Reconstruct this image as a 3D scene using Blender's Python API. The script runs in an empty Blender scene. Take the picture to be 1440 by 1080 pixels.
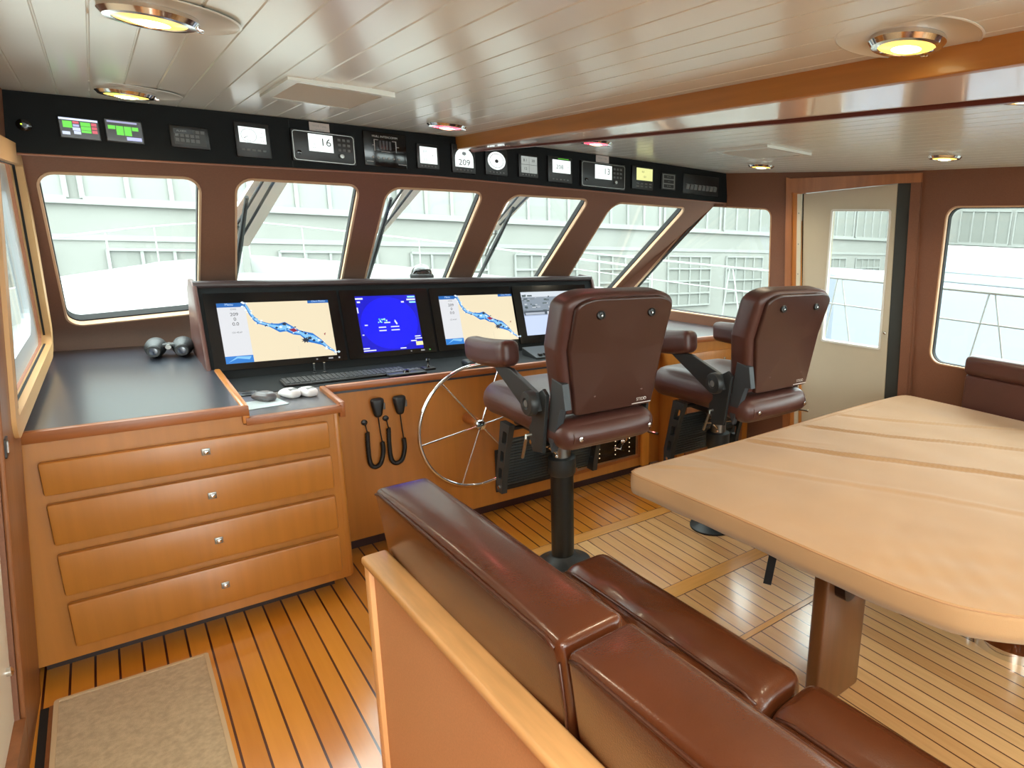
import bpy, bmesh, math, random
from mathutils import Vector, Matrix
random.seed(7)
PI = math.pi
SC = bpy.context.scene
COL = SC.collection

# ------------------------------------------------------------------ camera
F_PX, CXP, CYP = 892.0, 1007.0, 540.0
YAW, PIT, ROL, EYE = math.radians(44.12), math.radians(13.34), math.radians(2.66), 1.62
fw = Vector((math.sin(YAW)*math.cos(PIT), math.cos(YAW)*math.cos(PIT), -math.sin(PIT)))
rt = Vector((math.cos(YAW), -math.sin(YAW), 0)); up = rt.cross(fw)
cr = rt*math.cos(ROL)+up*math.sin(ROL); cu = -rt*math.sin(ROL)+up*math.cos(ROL)
CAMP = Vector((0, 0, EYE))
cam = bpy.data.cameras.new('camera'); co = bpy.data.objects.new('camera', cam); COL.objects.link(co)
m = Matrix((cr, cu, -fw)).transposed().to_4x4(); m.translation = CAMP
co.matrix_world = m
cam.sensor_width = 36; cam.lens = F_PX/1440*36; cam.shift_x = (720-CXP)/1440; cam.shift_y = 0
cam.clip_start = .02; cam.clip_end = 300
SC.camera = co
def hit(px, py, p0, n):
    """the point of the flat surface (p0, n) that the survey pixel shows"""
    d = fw + cr*((px-CXP)/F_PX) - cu*((py-CYP)/F_PX)
    n = Vector(n); return CAMP + d*((Vector(p0)-CAMP).dot(n)/d.dot(n))

# ------------------------------------------------------------------ materials
def lin(c):
    out = []
    for v in c:
        v /= 255.0
        out.append(v/12.92 if v <= .04045 else ((v+.055)/1.055)**2.4)
    return (out[0], out[1], out[2], 1)
MATS = {}
def mat(name, rgb, rough=.5, metal=0, spec=.5, coat=0, coat_r=.1, emis=None, es=0, noise=0, nscale=(8, 8, 8), bump=0, bscale=200, sheen=0, trans=0, raw=False):
    if name in MATS: return MATS[name]
    M = bpy.data.materials.new(name); M.use_nodes = True; nt = M.node_tree; b = nt.nodes['Principled BSDF']
    c = rgb if raw else lin(rgb)
    b.inputs['Base Color'].default_value = c; b.inputs['Roughness'].default_value = rough
    b.inputs['Metallic'].default_value = metal; b.inputs['Specular IOR Level'].default_value = spec
    b.inputs['Coat Weight'].default_value = coat; b.inputs['Coat Roughness'].default_value = coat_r
    if sheen: b.inputs['Sheen Weight'].default_value = sheen
    if emis is not None:
        b.inputs['Emission Color'].default_value = lin(emis); b.inputs['Emission Strength'].default_value = es
    tc = nt.nodes.new('ShaderNodeTexCoord')
    if noise:
        mp = nt.nodes.new('ShaderNodeMapping'); mp.inputs['Scale'].default_value = nscale
        nz = nt.nodes.new('ShaderNodeTexNoise'); nz.inputs['Scale'].default_value = 1; nz.inputs['Detail'].default_value = 4
        nt.links.new(tc.outputs['Object'], mp.inputs[0]); nt.links.new(mp.outputs[0], nz.inputs[0])
        mx = nt.nodes.new('ShaderNodeMix'); mx.data_type = 'RGBA'
        a = [max(0, v*(1-noise)) for v in c[:3]]+[1]; d = [min(1, v*(1+noise)) for v in c[:3]]+[1]
        mx.inputs[6].default_value = a; mx.inputs[7].default_value = d
        mr = nt.nodes.new('ShaderNodeMapRange'); mr.inputs[1].default_value = .32; mr.inputs[2].default_value = .68
        nt.links.new(nz.outputs[0], mr.inputs[0]); nt.links.new(mr.outputs[0], mx.inputs[0]); nt.links.new(mx.outputs[2], b.inputs['Base Color'])
    if bump:
        n2 = nt.nodes.new('ShaderNodeTexNoise'); n2.inputs['Scale'].default_value = bscale; n2.inputs['Detail'].default_value = 2
        nt.links.new(tc.outputs['Object'], n2.inputs[0])
        bp = nt.nodes.new('ShaderNodeBump'); bp.inputs['Strength'].default_value = bump; bp.inputs['Distance'].default_value = .002
        nt.links.new(n2.outputs[0], bp.inputs['Height']); nt.links.new(bp.outputs[0], b.inputs['Normal'])
    MATS[name] = M; return M
def em(rgb, s=1.0):
    k = 'glow_%d_%d_%d_%.1f' % (*rgb, s)
    if k in MATS: return MATS[k]
    M = bpy.data.materials.new(k); M.use_nodes = True; b = M.node_tree.nodes['Principled BSDF']
    b.inputs['Base Color'].default_value = (.01, .01, .01, 1); b.inputs['Roughness'].default_value = .15
    b.inputs['Emission Color'].default_value = lin(rgb); b.inputs['Emission Strength'].default_value = s
    MATS[k] = M; return M

WOOD = mat('cherry_veneer', (172, 110, 42),   .38, coat=.25, coat_r=.25, noise=.07, nscale=(30, 30, 1.6))
WOODH = mat('cherry_lipping', (148, 84, 36), .4, coat=.15, coat_r=.2, noise=.16, nscale=(3, 30, 30))
WOODC = mat('oak_capping', (228, 176, 114), .4, coat=.3, coat_r=.2, noise=.16, nscale=(30, 3, 12))
WOODD = mat('mahogany_post', (132, 82, 46), .42, coat=.2, coat_r=.25, noise=.15, nscale=(30, 30, 2))
BEAM = mat('beam_wood', (178, 120, 56), .4, coat=.2, noise=.12, nscale=(30, 2, 30))
BROWN = mat('brown_vinyl', (122, 80, 58), .6, noise=.06, nscale=(150, 150, 150), bump=.25, bscale=400)
CREAMF = mat('beige_window_rim', (200, 160, 126), .5)
GASK = mat('black_gasket', (18, 18, 18), .7)
WHITEF = mat('white_paint', (222, 222, 216), .35)
CREAM = mat('cream_door_paint', (194, 184, 162), .45, noise=.03, nscale=(3, 3, 3))
CEIL = mat('cream_ceiling_lacquer', (229, 236, 232), .27, coat=.25, coat_r=.12)
BEIGE = mat('beige_lacquer', (226, 212, 204), .15, coat=.6, coat_r=.06)
REDT = mat('dark_red_trim', (112, 56, 44), .4)
TAN = mat('tan_vinyl', (218, 160, 112), .55, noise=.05, nscale=(200, 200, 200), bump=.2, bscale=500)
PANEL = mat('black_panel', (10, 15, 17), .7, spec=.25)
BLK = mat('black_plastic', (20, 21, 22), .4)
BLKG = mat('black_gloss', (10, 10, 12), .12)
DKGREY = mat('dark_grey_metal', (44, 47, 48), .45, metal=.2)
GREYP = mat('grey_plastic', (96, 98, 98), .45)
DESK = mat('navy_desk_laminate', (50, 53, 62), .3, coat=.7, coat_r=.22, noise=.05, nscale=(200, 200, 200))
CHROME = mat('chrome', (225, 225, 225), .12, metal=1)
STEEL = mat('brushed_steel', (150, 150, 146), .35, metal=1)
LEATH = mat('brown_leather', (86, 44, 22), .27, coat=.4, coat_r=.16, noise=.12, nscale=(5, 5, 5), bump=.25, bscale=260)
LEATHC = mat('chair_leather', (76, 43, 36), .4, coat=.12, coat_r=.3, noise=.08, nscale=(6, 6, 6), bump=.3, bscale=420)
SHELLM = mat('chair_back_shell_leather', (60, 34, 28), .28, coat=.2, coat_r=.22, bump=.2, bscale=420)
PIPE = mat('leather_piping', (74, 40, 26), .35)
RUGM = mat('beige_rug_weave', (182, 160, 126), .95, noise=.14, nscale=(60, 60, 60), bump=.8, bscale=500, sheen=.2)
RUGE = mat('rug_binding', (196, 170, 134), .9)
CLOTH = mat('tan_table_cover_cloth', (178, 138, 94), .8, noise=.05, nscale=(4, 4, 4), bump=.25, bscale=700, sheen=.2)
SILVER = mat('silver_plastic', (190, 190, 190), .25, metal=.7)
STICK = mat('label_paper', (196, 184, 180), .6)
TXTG = mat('grey_print', (150, 152, 152), .6)
FAC = mat('facade_render', (117, 118, 113), .8, noise=.04, nscale=(1, 1, 1))
FACG = mat('facade_glass', (112, 114, 109), .3)
FACW = mat('facade_white_frame', (124, 126, 122), .6)
BOATW = mat('white_gelcoat', (150, 152, 149), .5)
LAMPW = em((255, 206, 96), 1.6)
LAMPC = em((255, 240, 180), 8.0)
LAMPR = em((255, 40, 60), 6.0)
LAMPRC = em((255, 160, 120), 9.0)

def glass_mat():
    M = bpy.data.materials.new('window_glass'); M.use_nodes = True; nt = M.node_tree
    nt.nodes.clear()
    o = nt.nodes.new('ShaderNodeOutputMaterial'); mx = nt.nodes.new('ShaderNodeMixShader')
    t = nt.nodes.new('ShaderNodeBsdfTransparent'); t.inputs[0].default_value = (.96, .98, .97, 1)
    g = nt.nodes.new('ShaderNodeBsdfGlossy'); g.inputs['Roughness'].default_value = .02
    lw = nt.nodes.new('ShaderNodeLayerWeight'); pw = nt.nodes.new('ShaderNodeMath'); pw.operation = 'POWER'; pw.inputs[1].default_value = 4
    nt.links.new(lw.outputs['Facing'], pw.inputs[0]); ml = nt.nodes.new('ShaderNodeMath'); ml.operation = 'MULTIPLY_ADD'; ml.inputs[1].default_value = .35; ml.inputs[2].default_value = .02
    nt.links.new(pw.outputs[0], ml.inputs[0]); nt.links.new(ml.outputs[0], mx.inputs[0]); nt.links.new(t.outputs[0], mx.inputs[1]); nt.links.new(g.outputs[0], mx.inputs[2]); nt.links.new(mx.outputs[0], o.inputs[0])
    return M
GLASS = glass_mat()

def teak_mat(name, lo, hi, seam, seamw, pitch=.0638, off=0.0, rough=.16):
    M = bpy.data.materials.new(name); M.use_nodes = True; nt = M.node_tree; b = nt.nodes['Principled BSDF']; L = nt.links
    N = lambda t, **k: nt.nodes.new(t)
    tc = N(''.join(['ShaderNode', 'TexCoord'])); sp = N('ShaderNodeSeparateXYZ'); L.new(tc.outputs['Object'], sp.inputs[0])
    def math_(op, a, bb=None):
        n = N('ShaderNodeMath'); n.operation = op
        for i, v in enumerate((a, bb)):
            if v is None: continue
            if isinstance(v, (int, float)): n.inputs[i].default_value = v
            else: L.new(v, n.inputs[i])
        return n.outputs[0]
    q = math_('DIVIDE', math_('ADD', sp.outputs[0], off), pitch); fl = math_('FLOOR', q); fr = math_('FRACT', q)
    sm = math_('GREATER_THAN', math_('ABSOLUTE', math_('SUBTRACT', fr, .5)), .5-seamw/pitch/2)
    wn = N('ShaderNodeTexWhiteNoise'); wn.noise_dimensions = '1D'; L.new(fl, wn.inputs['W'])
    mp = N('ShaderNodeMapping'); mp.inputs['Scale'].default_value = (60, 3, 1); L.new(tc.outputs['Object'], mp.inputs[0])
    nz = N('ShaderNodeTexNoise'); nz.inputs['Scale'].default_value = 1; nz.inputs['Detail'].default_value = 5; L.new(mp.outputs[0], nz.inputs[0])
    f = math_('ADD', math_('MULTIPLY', wn.outputs[0], .6), math_('MULTIPLY', nz.outputs[0], .45))
    mx = N('ShaderNodeMix'); mx.data_type = 'RGBA'; mx.inputs[6].default_value = lin(lo); mx.inputs[7].default_value = lin(hi); L.new(f, mx.inputs[0])
    m2 = N('ShaderNodeMix'); m2.data_type = 'RGBA'; L.new(sm, m2.inputs[0]); L.new(mx.outputs[2], m2.inputs[6]); m2.inputs[7].default_value = lin(seam)
    L.new(m2.outputs[2], b.inputs['Base Color']); b.inputs['Roughness'].default_value = rough+.12
    b.inputs['Coat Weight'].default_value = .9; b.inputs['Coat Roughness'].default_value = rough
    bp = N('ShaderNodeBump'); bp.inputs['Strength'].default_value = .12; bp.inputs['Distance'].default_value = .002
    L.new(nz.outputs[0], bp.inputs['Height']); L.new(bp.outputs[0], b.inputs['Normal'])
    return M

# ------------------------------------------------------------------ object helpers
def obj(name, bm, material, parent=None, smooth=False, loc=None):
    me = bpy.data.meshes.new(name)
    bmesh.ops.recalc_face_normals(bm, faces=bm.faces)
    bm.to_mesh(me); bm.free()
    for mm in (material if isinstance(material, (list, tuple)) else [material]): me.materials.append(mm)
    if smooth:
        for p in me.polygons: p.use_smooth = True
        if smooth != 'full':
            try: me.set_sharp_from_angle(angle=math.radians(40))
            except Exception: pass
    o = bpy.data.objects.new(name, me); COL.objects.link(o)
    if parent: o.parent = parent
    return o
def tag(o, label=None, cat=None, group=None, kind=None):
    if label: o['label'] = label
    if cat: o['category'] = cat
    if group: o['group'] = group
    if kind: o['kind'] = kind
    return o
def thing(name, label, cat, loc=(0, 0, 0), rz=0, group=None):
    o = bpy.data.objects.new(name, None); COL.objects.link(o); o.location = loc; o.rotation_euler = (0, 0, rz)
    o.empty_display_size = .1
    return tag(o, label, cat, group)
def sthing(name):
    o = bpy.data.objects.new(name, None); COL.objects.link(o); o['kind'] = 'structure'; return o
def struct(name, bm, m_, parent=None, smooth=False):
    o = obj(name, bm, m_, parent, smooth)
    if not parent: o['kind'] = 'structure'
    return o
def copy_tree(o, parent=None):
    c = o.copy(); COL.objects.link(c)
    if parent: c.parent = parent
    for ch in o.children: copy_tree(ch, c)
    return c
BM = bmesh.new
def box(bm, lo, hi, bev=0, M=None, mi=0, seg=2):
    vs = [bm.verts.new((x, y, z)) for x in (lo[0], hi[0]) for y in (lo[1], hi[1]) for z in (lo[2], hi[2])]
    fs = [bm.faces.new([vs[i] for i in q]) for q in ((0, 1, 3, 2), (4, 6, 7, 5), (0, 4, 5, 1), (2, 3, 7, 6), (0, 2, 6, 4), (1, 5, 7, 3))]
    for f in fs: f.material_index = mi
    if bev:
        es = list({e for f in fs for e in f.edges})
        r = bmesh.ops.bevel(bm, geom=es, offset=bev, segments=seg, profile=.5, affect='EDGES')
        for f in r['faces']: f.material_index = mi
        vs = list({v for f in r['faces'] for v in f.verts} | {v for v in vs if v.is_valid})
    if M is not None:
        for v in vs: v.co = M @ v.co
    return vs
def bbox(lo, hi, bev=0, M=None):
    bm = BM(); box(bm, lo, hi, bev, M); return bm
def prism(bm, pts, fmap, w0, w1, mi=0, bev=0):
    """polygon pts (u,v) extruded between w0 and w1 through fmap(u,v,w)"""
    a = [bm.verts.new(fmap(u, v, w0)) for u, v in pts]; b = [bm.verts.new(fmap(u, v, w1)) for u, v in pts]
    n = len(pts); fs = [bm.faces.new(a[::-1]), bm.faces.new(b)]
    for i in range(n): fs.append(bm.faces.new((a[i], a[(i+1) % n], b[(i+1) % n], b[i])))
    for f in fs: f.material_index = mi
    if bev:
        es = list({e for f in fs[:2] for e in f.edges})
        bmesh.ops.bevel(bm, geom=es, offset=bev, segments=2, profile=.5, affect='EDGES')
    return fs
def ring(bm, A, B, fmap, w0, w1, mi=0):
    n = len(A); L = [[bm.verts.new(fmap(u, v, w)) for u, v in P] for P, w in ((A, w0), (A, w1), (B, w1), (B, w0))]
    for i in range(n):
        j = (i+1) % n
        for k in range(4):
            f = bm.faces.new((L[k][i], L[k][j], L[(k+1) % 4][j], L[(k+1) % 4][i])); f.material_index = mi
def plate(bm, outer, holes, fmap, w0, w1):
    loops = [outer]+holes; rings = []
    for w in (w0, w1):
        es = []; rr = []
        for P in loops:
            vs = [bm.verts.new(fmap(u, v, w)) for u, v in P]; rr.append(vs)
            for i in range(len(vs)): es.append(bm.edges.new((vs[i], vs[(i+1) % len(vs)])))
        bmesh.ops.triangle_fill(bm, use_beauty=True, use_dissolve=False, edges=es); rings.append(rr)
    for A, B in zip(*rings):
        for i in range(len(A)):
            j = (i+1) % len(A); bm.faces.new((A[i], A[j], B[j], B[i]))
def offs(pts, d):
    """inset (d>0) of a convex polygon"""
    n = len(pts); area = sum(pts[i][0]*pts[(i+1) % n][1]-pts[(i+1) % n][0]*pts[i][1] for i in range(n)); s = 1 if area > 0 else -1
    L = []
    for i in range(n):
        a = Vector(pts[i]); b = Vector(pts[(i+1) % n]); t = (b-a).normalized(); nn = Vector((-t.y, t.x))*s; L.append((a+nn*d, t))
    out = []
    for i in range(n):
        p, t = L[i-1]; q, u = L[i]; den = t.x*u.y-t.y*u.x
        k = ((q.x-p.x)*u.y-(q.y-p.y)*u.x)/den; out.append(tuple(p+t*k))
    return out
def rpoly(pts, r, seg=6):
    out = []; n = len(pts)
    rs = r if isinstance(r, (list, tuple)) else [r]*n
    for i in range(n):
        p = Vector(pts[i]); a = (Vector(pts[i-1])-p).normalized(); b = (Vector(pts[(i+1) % n])-p).normalized()
        rr = rs[i]
        if rr <= 0: out += [tuple(p)]*(seg+1); continue
        th = a.angle(b); d = rr/math.tan(th/2); c = p+(a+b).normalized()*(rr/math.sin(th/2))
        s = p+a*d; e = p+b*d; v0 = s-c; v1 = e-c; ang = v0.angle(v1)
        for k in range(seg+1):
            t = k/seg; out.append(tuple(c+(v0*math.sin((1-t)*ang)+v1*math.sin(t*ang))/math.sin(ang)))
    return out
def cyl(bm, p0, p1, r, seg=20, r1=None, mi=0):
    p0 = Vector(p0); p1 = Vector(p1); d = (p1-p0); q = d.to_track_quat('Z', 'Y').to_matrix()
    r1 = r if r1 is None else r1
    A = []; B = []
    for i in range(seg):
        a = 2*PI*i/seg; v = Vector((math.cos(a), math.sin(a), 0))
        A.append(bm.verts.new(p0+q@(v*r))); B.append(bm.verts.new(p1+q@(v*r1)))
    fs = [bm.faces.new(A[::-1]), bm.faces.new(B)]+[bm.faces.new((A[i], A[(i+1) % seg], B[(i+1) % seg], B[i])) for i in range(seg)]
    for f in fs: f.material_index = mi
def lathe(bm, prof, c=(0, 0, 0), seg=32, axis=None, mi=0):
    q = Vector(axis).to_track_quat('Z', 'Y').to_matrix() if axis else Matrix.Identity(3); c = Vector(c); R = []
    for r, z in prof: R.append([bm.verts.new(c+q@Vector((max(r, .0002)*math.cos(2*PI*i/seg), max(r, .0002)*math.sin(2*PI*i/seg), z))) for i in range(seg)])
    for a, b in zip(R[:-1], R[1:]):
        for i in range(seg):
            f = bm.faces.new((a[i], a[(i+1) % seg], b[(i+1) % seg], b[i])); f.material_index = mi
    for L_ in (R[0][::-1], R[-1]):
        f = bm.faces.new(L_); f.material_index = mi
def tube(bm, pts, r, seg=8, closed=False, mi=0):
    P = [Vector(p) for p in pts]; n = len(P); R = []; prev = None
    for i in range(n):
        if closed: t = (P[(i+1) % n]-P[i-1]).normalized()
        else: t = (P[min(i+1, n-1)]-P[max(i-1, 0)]).normalized()
        if prev is None: prev = t.orthogonal().normalized()
        s = (prev-t*prev.dot(t)); s = s.normalized() if s.length > 1e-6 else t.orthogonal().normalized(); prev = s; b = t.cross(s)
        rr = r[i] if isinstance(r, (list, tuple)) else r
        R.append([bm.verts.new(P[i]+(s*math.cos(2*PI*k/seg)+b*math.sin(2*PI*k/seg))*rr) for k in range(seg)])
    for i in range(n if closed else n-1):
        a = R[i]; b = R[(i+1) % n]
        for k in range(seg):
            f = bm.faces.new((a[k], a[(k+1) % seg], b[(k+1) % seg], b[k])); f.material_index = mi
    if not closed:
        bm.faces.new(R[0][::-1]).material_index = mi; bm.faces.new(R[-1]).material_index = mi
def curve(pts, n=8):
    """Catmull-Rom through pts"""
    P = [Vector(p) for p in pts]; P = [P[0]*2-P[1]]+P+[P[-1]*2-P[-2]]; out = []
    for i in range(1, len(P)-2):
        for k in range(n):
            t = k/n; a, b, c, d = P[i-1:i+3]
            out.append(.5*((2*b)+(c-a)*t+(2*a-5*b+4*c-d)*t*t+(3*b-a-3*c+d)*t**3))
    out.append(P[-2]); return out
def rbox(bm, lo, hi, r, n=6, puff=(0, 0, 0), M=None, fn=None, mi=0, ne=4):
    """rounded, softly puffed box"""
    lo = Vector(lo); hi = Vector(hi); c = (lo+hi)/2; h = (hi-lo)/2; rr = [min(r, h[i]*.98) for i in range(3)]
    T = []
    for i in range(3):
        e = rr[i]/h[i]; t = [-1+e*(1-math.cos(PI/2*k/ne)) for k in range(ne)]; t += [-1+e+(2-2*e)*k/n for k in range(n+1)]; t += [-v for v in reversed(t[:ne])]
        T.append(t)
    V = {}
    def vert(a, b, cc):
        k = (round(a, 5), round(b, 5), round(cc, 5))
        if k in V: return V[k]
        p = Vector((a*h.x, b*h.y, cc*h.z)); q = Vector([max(-(h[i]-rr[i]), min(h[i]-rr[i], p[i])) for i in range(3)])
        d = Vector([(p[i]-q[i])/rr[i] for i in range(3)])
        if d.length > 1e-6: d.normalize()
        s = Vector([q[i]+d[i]*rr[i] for i in range(3)])
        u = (a, b, cc)
        for i in range(3):
            if puff[i]:
                j, k2 = (i+1) % 3, (i+2) % 3; s[i] += puff[i]*d[i]*(1-u[j]**2)*(1-u[k2]**2)
        s += c
        if fn: s = Vector(fn(s))
        if M is not None: s = M@s
        V[k] = bm.verts.new(s); return V[k]
    for ax in range(3):
        j, k = (ax+1) % 3, (ax+2) % 3
        for sgn in (-1, 1):
            for a in range(len(T[j])-1):
                for b in range(len(T[k])-1):
                    q = []
                    for (x, y) in ((a, b), (a+1, b), (a+1, b+1), (a, b+1)):
                        u = [0, 0, 0]; u[ax] = sgn; u[j] = T[j][x]; u[k] = T[k][y]; q.append(vert(*u))
                    if len(set(q)) == 4:
                        f = bm.faces.new(q if sgn > 0 else q[::-1]); f.material_index = mi
def text_polys(s, size, align='CENTER'):
    cu_ = bpy.data.curves.new('t', 'FONT'); cu_.body = s; cu_.size = size; cu_.align_x = align; cu_.align_y = 'CENTER'
    o = bpy.data.objects.new('t', cu_); COL.objects.link(o)
    dg = bpy.context.evaluated_depsgraph_get(); me = bpy.data.meshes.new_from_object(o.evaluated_get(dg))
    vs = [v.co.copy() for v in me.vertices]; fs = [tuple(p.vertices) for p in me.polygons]
    bpy.data.objects.remove(o); bpy.data.curves.remove(cu_); bpy.data.meshes.remove(me)
    return vs, fs
class Gfx:
    """flat graphics laid on one surface: O origin (lower left), U, V in metres per unit"""
    def __init__(s, O, U, V):
        s.bm = BM(); s.O = Vector(O); s.U = Vector(U); s.V = Vector(V); s.N = s.U.cross(s.V).normalized(); s.m = []; s.lv = 0
    def mi(s, m_):
        if m_ not in s.m: s.m.append(m_)
        return s.m.index(m_)
    def pt(s, u, v): return s.O+s.U*u+s.V*v+s.N*(.0003+.00016*s.lv)
    def poly(s, pts, m_):
        f = s.bm.faces.new([s.bm.verts.new(s.pt(u, v)) for u, v in pts]); f.material_index = s.mi(m_); s.lv += 1
    def rect(s, u0, v0, u1, v1, m_): s.poly([(u0, v0), (u1, v0), (u1, v1), (u0, v1)], m_)
    def circ(s, u, v, ru, rv, m_, a0=0, a1=2*PI, n=24): s.poly([(u+ru*math.cos(a0+(a1-a0)*k/n), v+rv*math.sin(a0+(a1-a0)*k/n)) for k in range(n)], m_)
    def text(s, t, u, v, h, m_, align='CENTER'):
        vs, fs = text_polys(t, 1.0, align); k = h/s.V.length if False else h
        ar = s.V.length/s.U.length
        vv = [s.bm.verts.new(s.pt(u+p.x*k*ar, v+p.y*k)) for p in vs]
        for f in fs:
            try: s.bm.faces.new([vv[i] for i in f]).material_index = s.mi(m_)
            except Exception: pass
        s.lv += 1
    def done(s, name, parent):
        me = bpy.data.meshes.new(name); s.bm.normal_update(); s.bm.to_mesh(me); s.bm.free()
        for q in s.m: me.materials.append(q)
        o = bpy.data.objects.new(name, me); COL.objects.link(o); o.parent = parent; return o

# ------------------------------------------------------------------ surfaces of the room
def zc(x): return 2.02-.0085*(x-2.3)**2
def WS(u, v, w): return Vector((u, 3.34+1.45*(1.78-v), v))+Vector((0, .568, .823))*w      # windshield: u=x v=z
def SB(u, v, w): return Vector((3.30-.2*(u-2.87)-.13*(v-1.03), u, v))+Vector((.973, .195, .126))*w          # starboard, forward run
def SA(u, v, w): return Vector((3.488-.13*(v-1.03)+w, u, v))                                            # starboard, aft run
def PT(u, v, w): return Vector((-.262+.09*(v-.93)+.02*(u-2.9)-w, u, v))                      # port, leans in
# floor
bm = BM(); box(bm, (-.42, -1.6, -.05), (3.7, 3.75, 0))
TEAK = teak_mat('teak_planks', (186, 114, 28), (224, 152, 58), (64, 20, 12), .0066, off=-.0535)
struct('floor', bm, TEAK)
TEAK2 = teak_mat('teak_hatch_planks', (182, 124, 66), (244, 200, 140), (84, 44, 18), .0052, off=-.0235)
bm = BM(); box(bm, (.86, 2.04, .0005), (3.4, 2.66, .004)); struct('trim_1', bm, TEAK2)
bm = BM(); box(bm, (.86, 1.56, .0005), (3.4, 1.945, .004)); struct('trim_2', bm, TEAK2)
bm = BM(); box(bm, (.86, -1.5, .0005), (3.4, 1.525, .004)); struct('trim_3', bm, TEAK2)
FT = mat('teak_margin_board', (214, 154, 82), .22, coat=.5, coat_r=.12, noise=.08, nscale=(4, 40, 10))
FTD = mat('floor_seam', (60, 30, 16), .5)
for i, (y0, y1) in enumerate(((2.664, 2.745), (1.948, 2.036), (1.5285, 1.5565))):
    bm = BM(); box(bm, (.86, y0, .0003), (3.4, y1, .005)); box(bm, (.86, y0-.004, .0001), (3.4, y1+.004, .0044), mi=1)
    o = struct('trim_%d' % (4+i), bm, [FT, FTD])
# ceiling with V grooves
bm = BM(); P = 0.0765; xs = []; x = .041-P*6
while x < 3.95:
    xs += [(x-.0028, 0), (x-.0008, .0022), (x+.0008, .0022), (x+.0028, 0)]; x += P
for i in range(len(xs)-1):
    (a, da), (b, db) = xs[i], xs[i+1]
    v = [bm.verts.new((a, -1.6, zc(a)+da)), bm.verts.new((b, -1.6, zc(b)+db)), bm.verts.new((b, 3.5, zc(b)+db)), bm.verts.new((a, 3.5, zc(a)+da))]
    bm.faces.new(v)
xa, xb = xs[0][0], xs[-1][0]
tp = [bm.verts.new(p) for p in ((xa, -1.6, 2.1), (xb, -1.6, 2.1), (xb, 3.5, 2.1), (xa, 3.5, 2.1))]; bm.faces.new(tp)
struct('ceiling', bm, CEIL)
# windshield wall with five openings
WIN = [[(-.134, 1.726), (.335, 1.745), (.344, 1.077), (-.162, 1.028)],
       [(.446, 1.754), (.913, 1.764), (1.002, 1.05), (.505, 1.05)],
       [(1.028, 1.765), (1.496, 1.776), (1.60, 1.05), (1.115, 1.05)],
       [(1.633, 1.775), (2.133, 1.783), (2.235, 1.05), (1.745, 1.05)],
       [(2.299, 1.778), (2.897, 1.780), (2.945, 1.05), (2.475, 1.05)]]
bm = BM()
plate(bm, [(-.27, .62), (2.93, .62), (2.99, 1.19), (3.115, 1.86), (-.165, 1.86)], [rpoly(W, .055) for W in WIN], WS, 0, .05)
struct('wall_front', bm, BROWN)
WN = [0]
def make_window(W, fm, r=.055, depth=.05, rimw=.002):
    WN[0] += 1; e = sthing('window_%d' % WN[0])
    W1 = offs(W, -.004)
    bm = BM(); ring(bm, rpoly(offs(W, -rimw), r+rimw), rpoly(offs(W, .006), r-.006), fm, -.003, .018); obj('window_frame', bm, CREAMF, e, True)
    bm = BM(); ring(bm, rpoly(offs(W, -.001), r+.001), rpoly(offs(W, .009), r-.009), fm, .022, .052); obj('gasket', bm, GASK, e)
    bm = BM(); prism(bm, rpoly(offs(W, .002), r-.002), fm, .036, .042); obj('pane', bm, GLASS, e)
    return e
for W in WIN: make_window(W, WS)
bm = BM(); box(bm, (3.10, 3.205, 1.80), (3.30, 3.30, 2.03)); struct('trim_17', bm, BROWN)
# starboard, forward run: window 6 and door opening
W6 = [(3.377, 1.806), (2.861, 1.790), (2.907, 1.019), (4.28, 1.03)]
DO = [(2.66, 0.06), (2.085, 0.06), (2.035, 1.945), (2.64, 1.890)]
bm = BM(); plate(bm, [(4.95, -.02), (1.93, -.02), (1.93, 2.06), (3.31, 2.06), (3.31, 1.83), (4.95, .70)], [rpoly(W6, .05), DO], SB, 0, .05); struct('wall_starboard', bm, BROWN)
make_window(W6, SB, .05)
W7 = [(1.745, 1.820), (.35, 1.835), (.35, .93), (1.80, .93)]
W8_ADDED = [(.10, 1.835), (-1.35, 1.835), (-1.35, .93), (.10, .93)]  # unseen window, added to let more side light in from starboard
bm = BM(); plate(bm, [(1.935, -.02), (-1.6, -.02), (-1.6, 2.06), (1.935, 2.06)], [rpoly(W7, .07), rpoly(W8_ADDED, .07)], SA, 0, .05); struct('wall_starboard_aft', bm, BROWN)
make_window(W7, SA, .07); make_window(W8_ADDED, SA, .07)
bm = BM(); prism(bm, [(1.90, 0), (1.945, 0), (1.945, 2.0), (1.90, 2.0)], SA, -.022, .02); struct('trim_7', bm, BROWN)
# port wall: window 7 opening, post, white door
W0 = [(2.86, .968), (4.22, .968), (3.36, 1.775), (2.2, 1.775), (2.2, 1.2)]
W0 = [(2.70, .962), (4.22, .972), (3.385, 1.772), (2.70, 1.765)]
bm = BM(); plate(bm, [(2.47, 0), (4.8, 0), (4.9, .73), (3.31, 1.83), (3.31, 1.985), (2.47, 1.985)], [rpoly(W0, .05)], PT, 0, .05); struct('wall_port', bm, BROWN)
e = sthing('window_%d' % (WN[0]+1)); WN[0] += 1
bm = BM(); ring(bm, rpoly(offs(W0, -.035), .085), rpoly(offs(W0, .03), .03), PT, -.022, .01); obj('window_frame', bm, mat('tan_window_rim', (200, 156, 104), .5), e, True)
bm = BM(); ring(bm, rpoly(offs(W0, .026), .03), rpoly(offs(W0, .032), .026), PT, -.003, .004); obj('gasket', bm, GASK, e)
bm = BM(); ring(bm, rpoly(offs(W0, .03), .03), rpoly(offs(W0, .12), .06), PT, .02, .045); obj('inner_frame', bm, mat('grey_window_frame', (176, 180, 184), .4), e)
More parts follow.
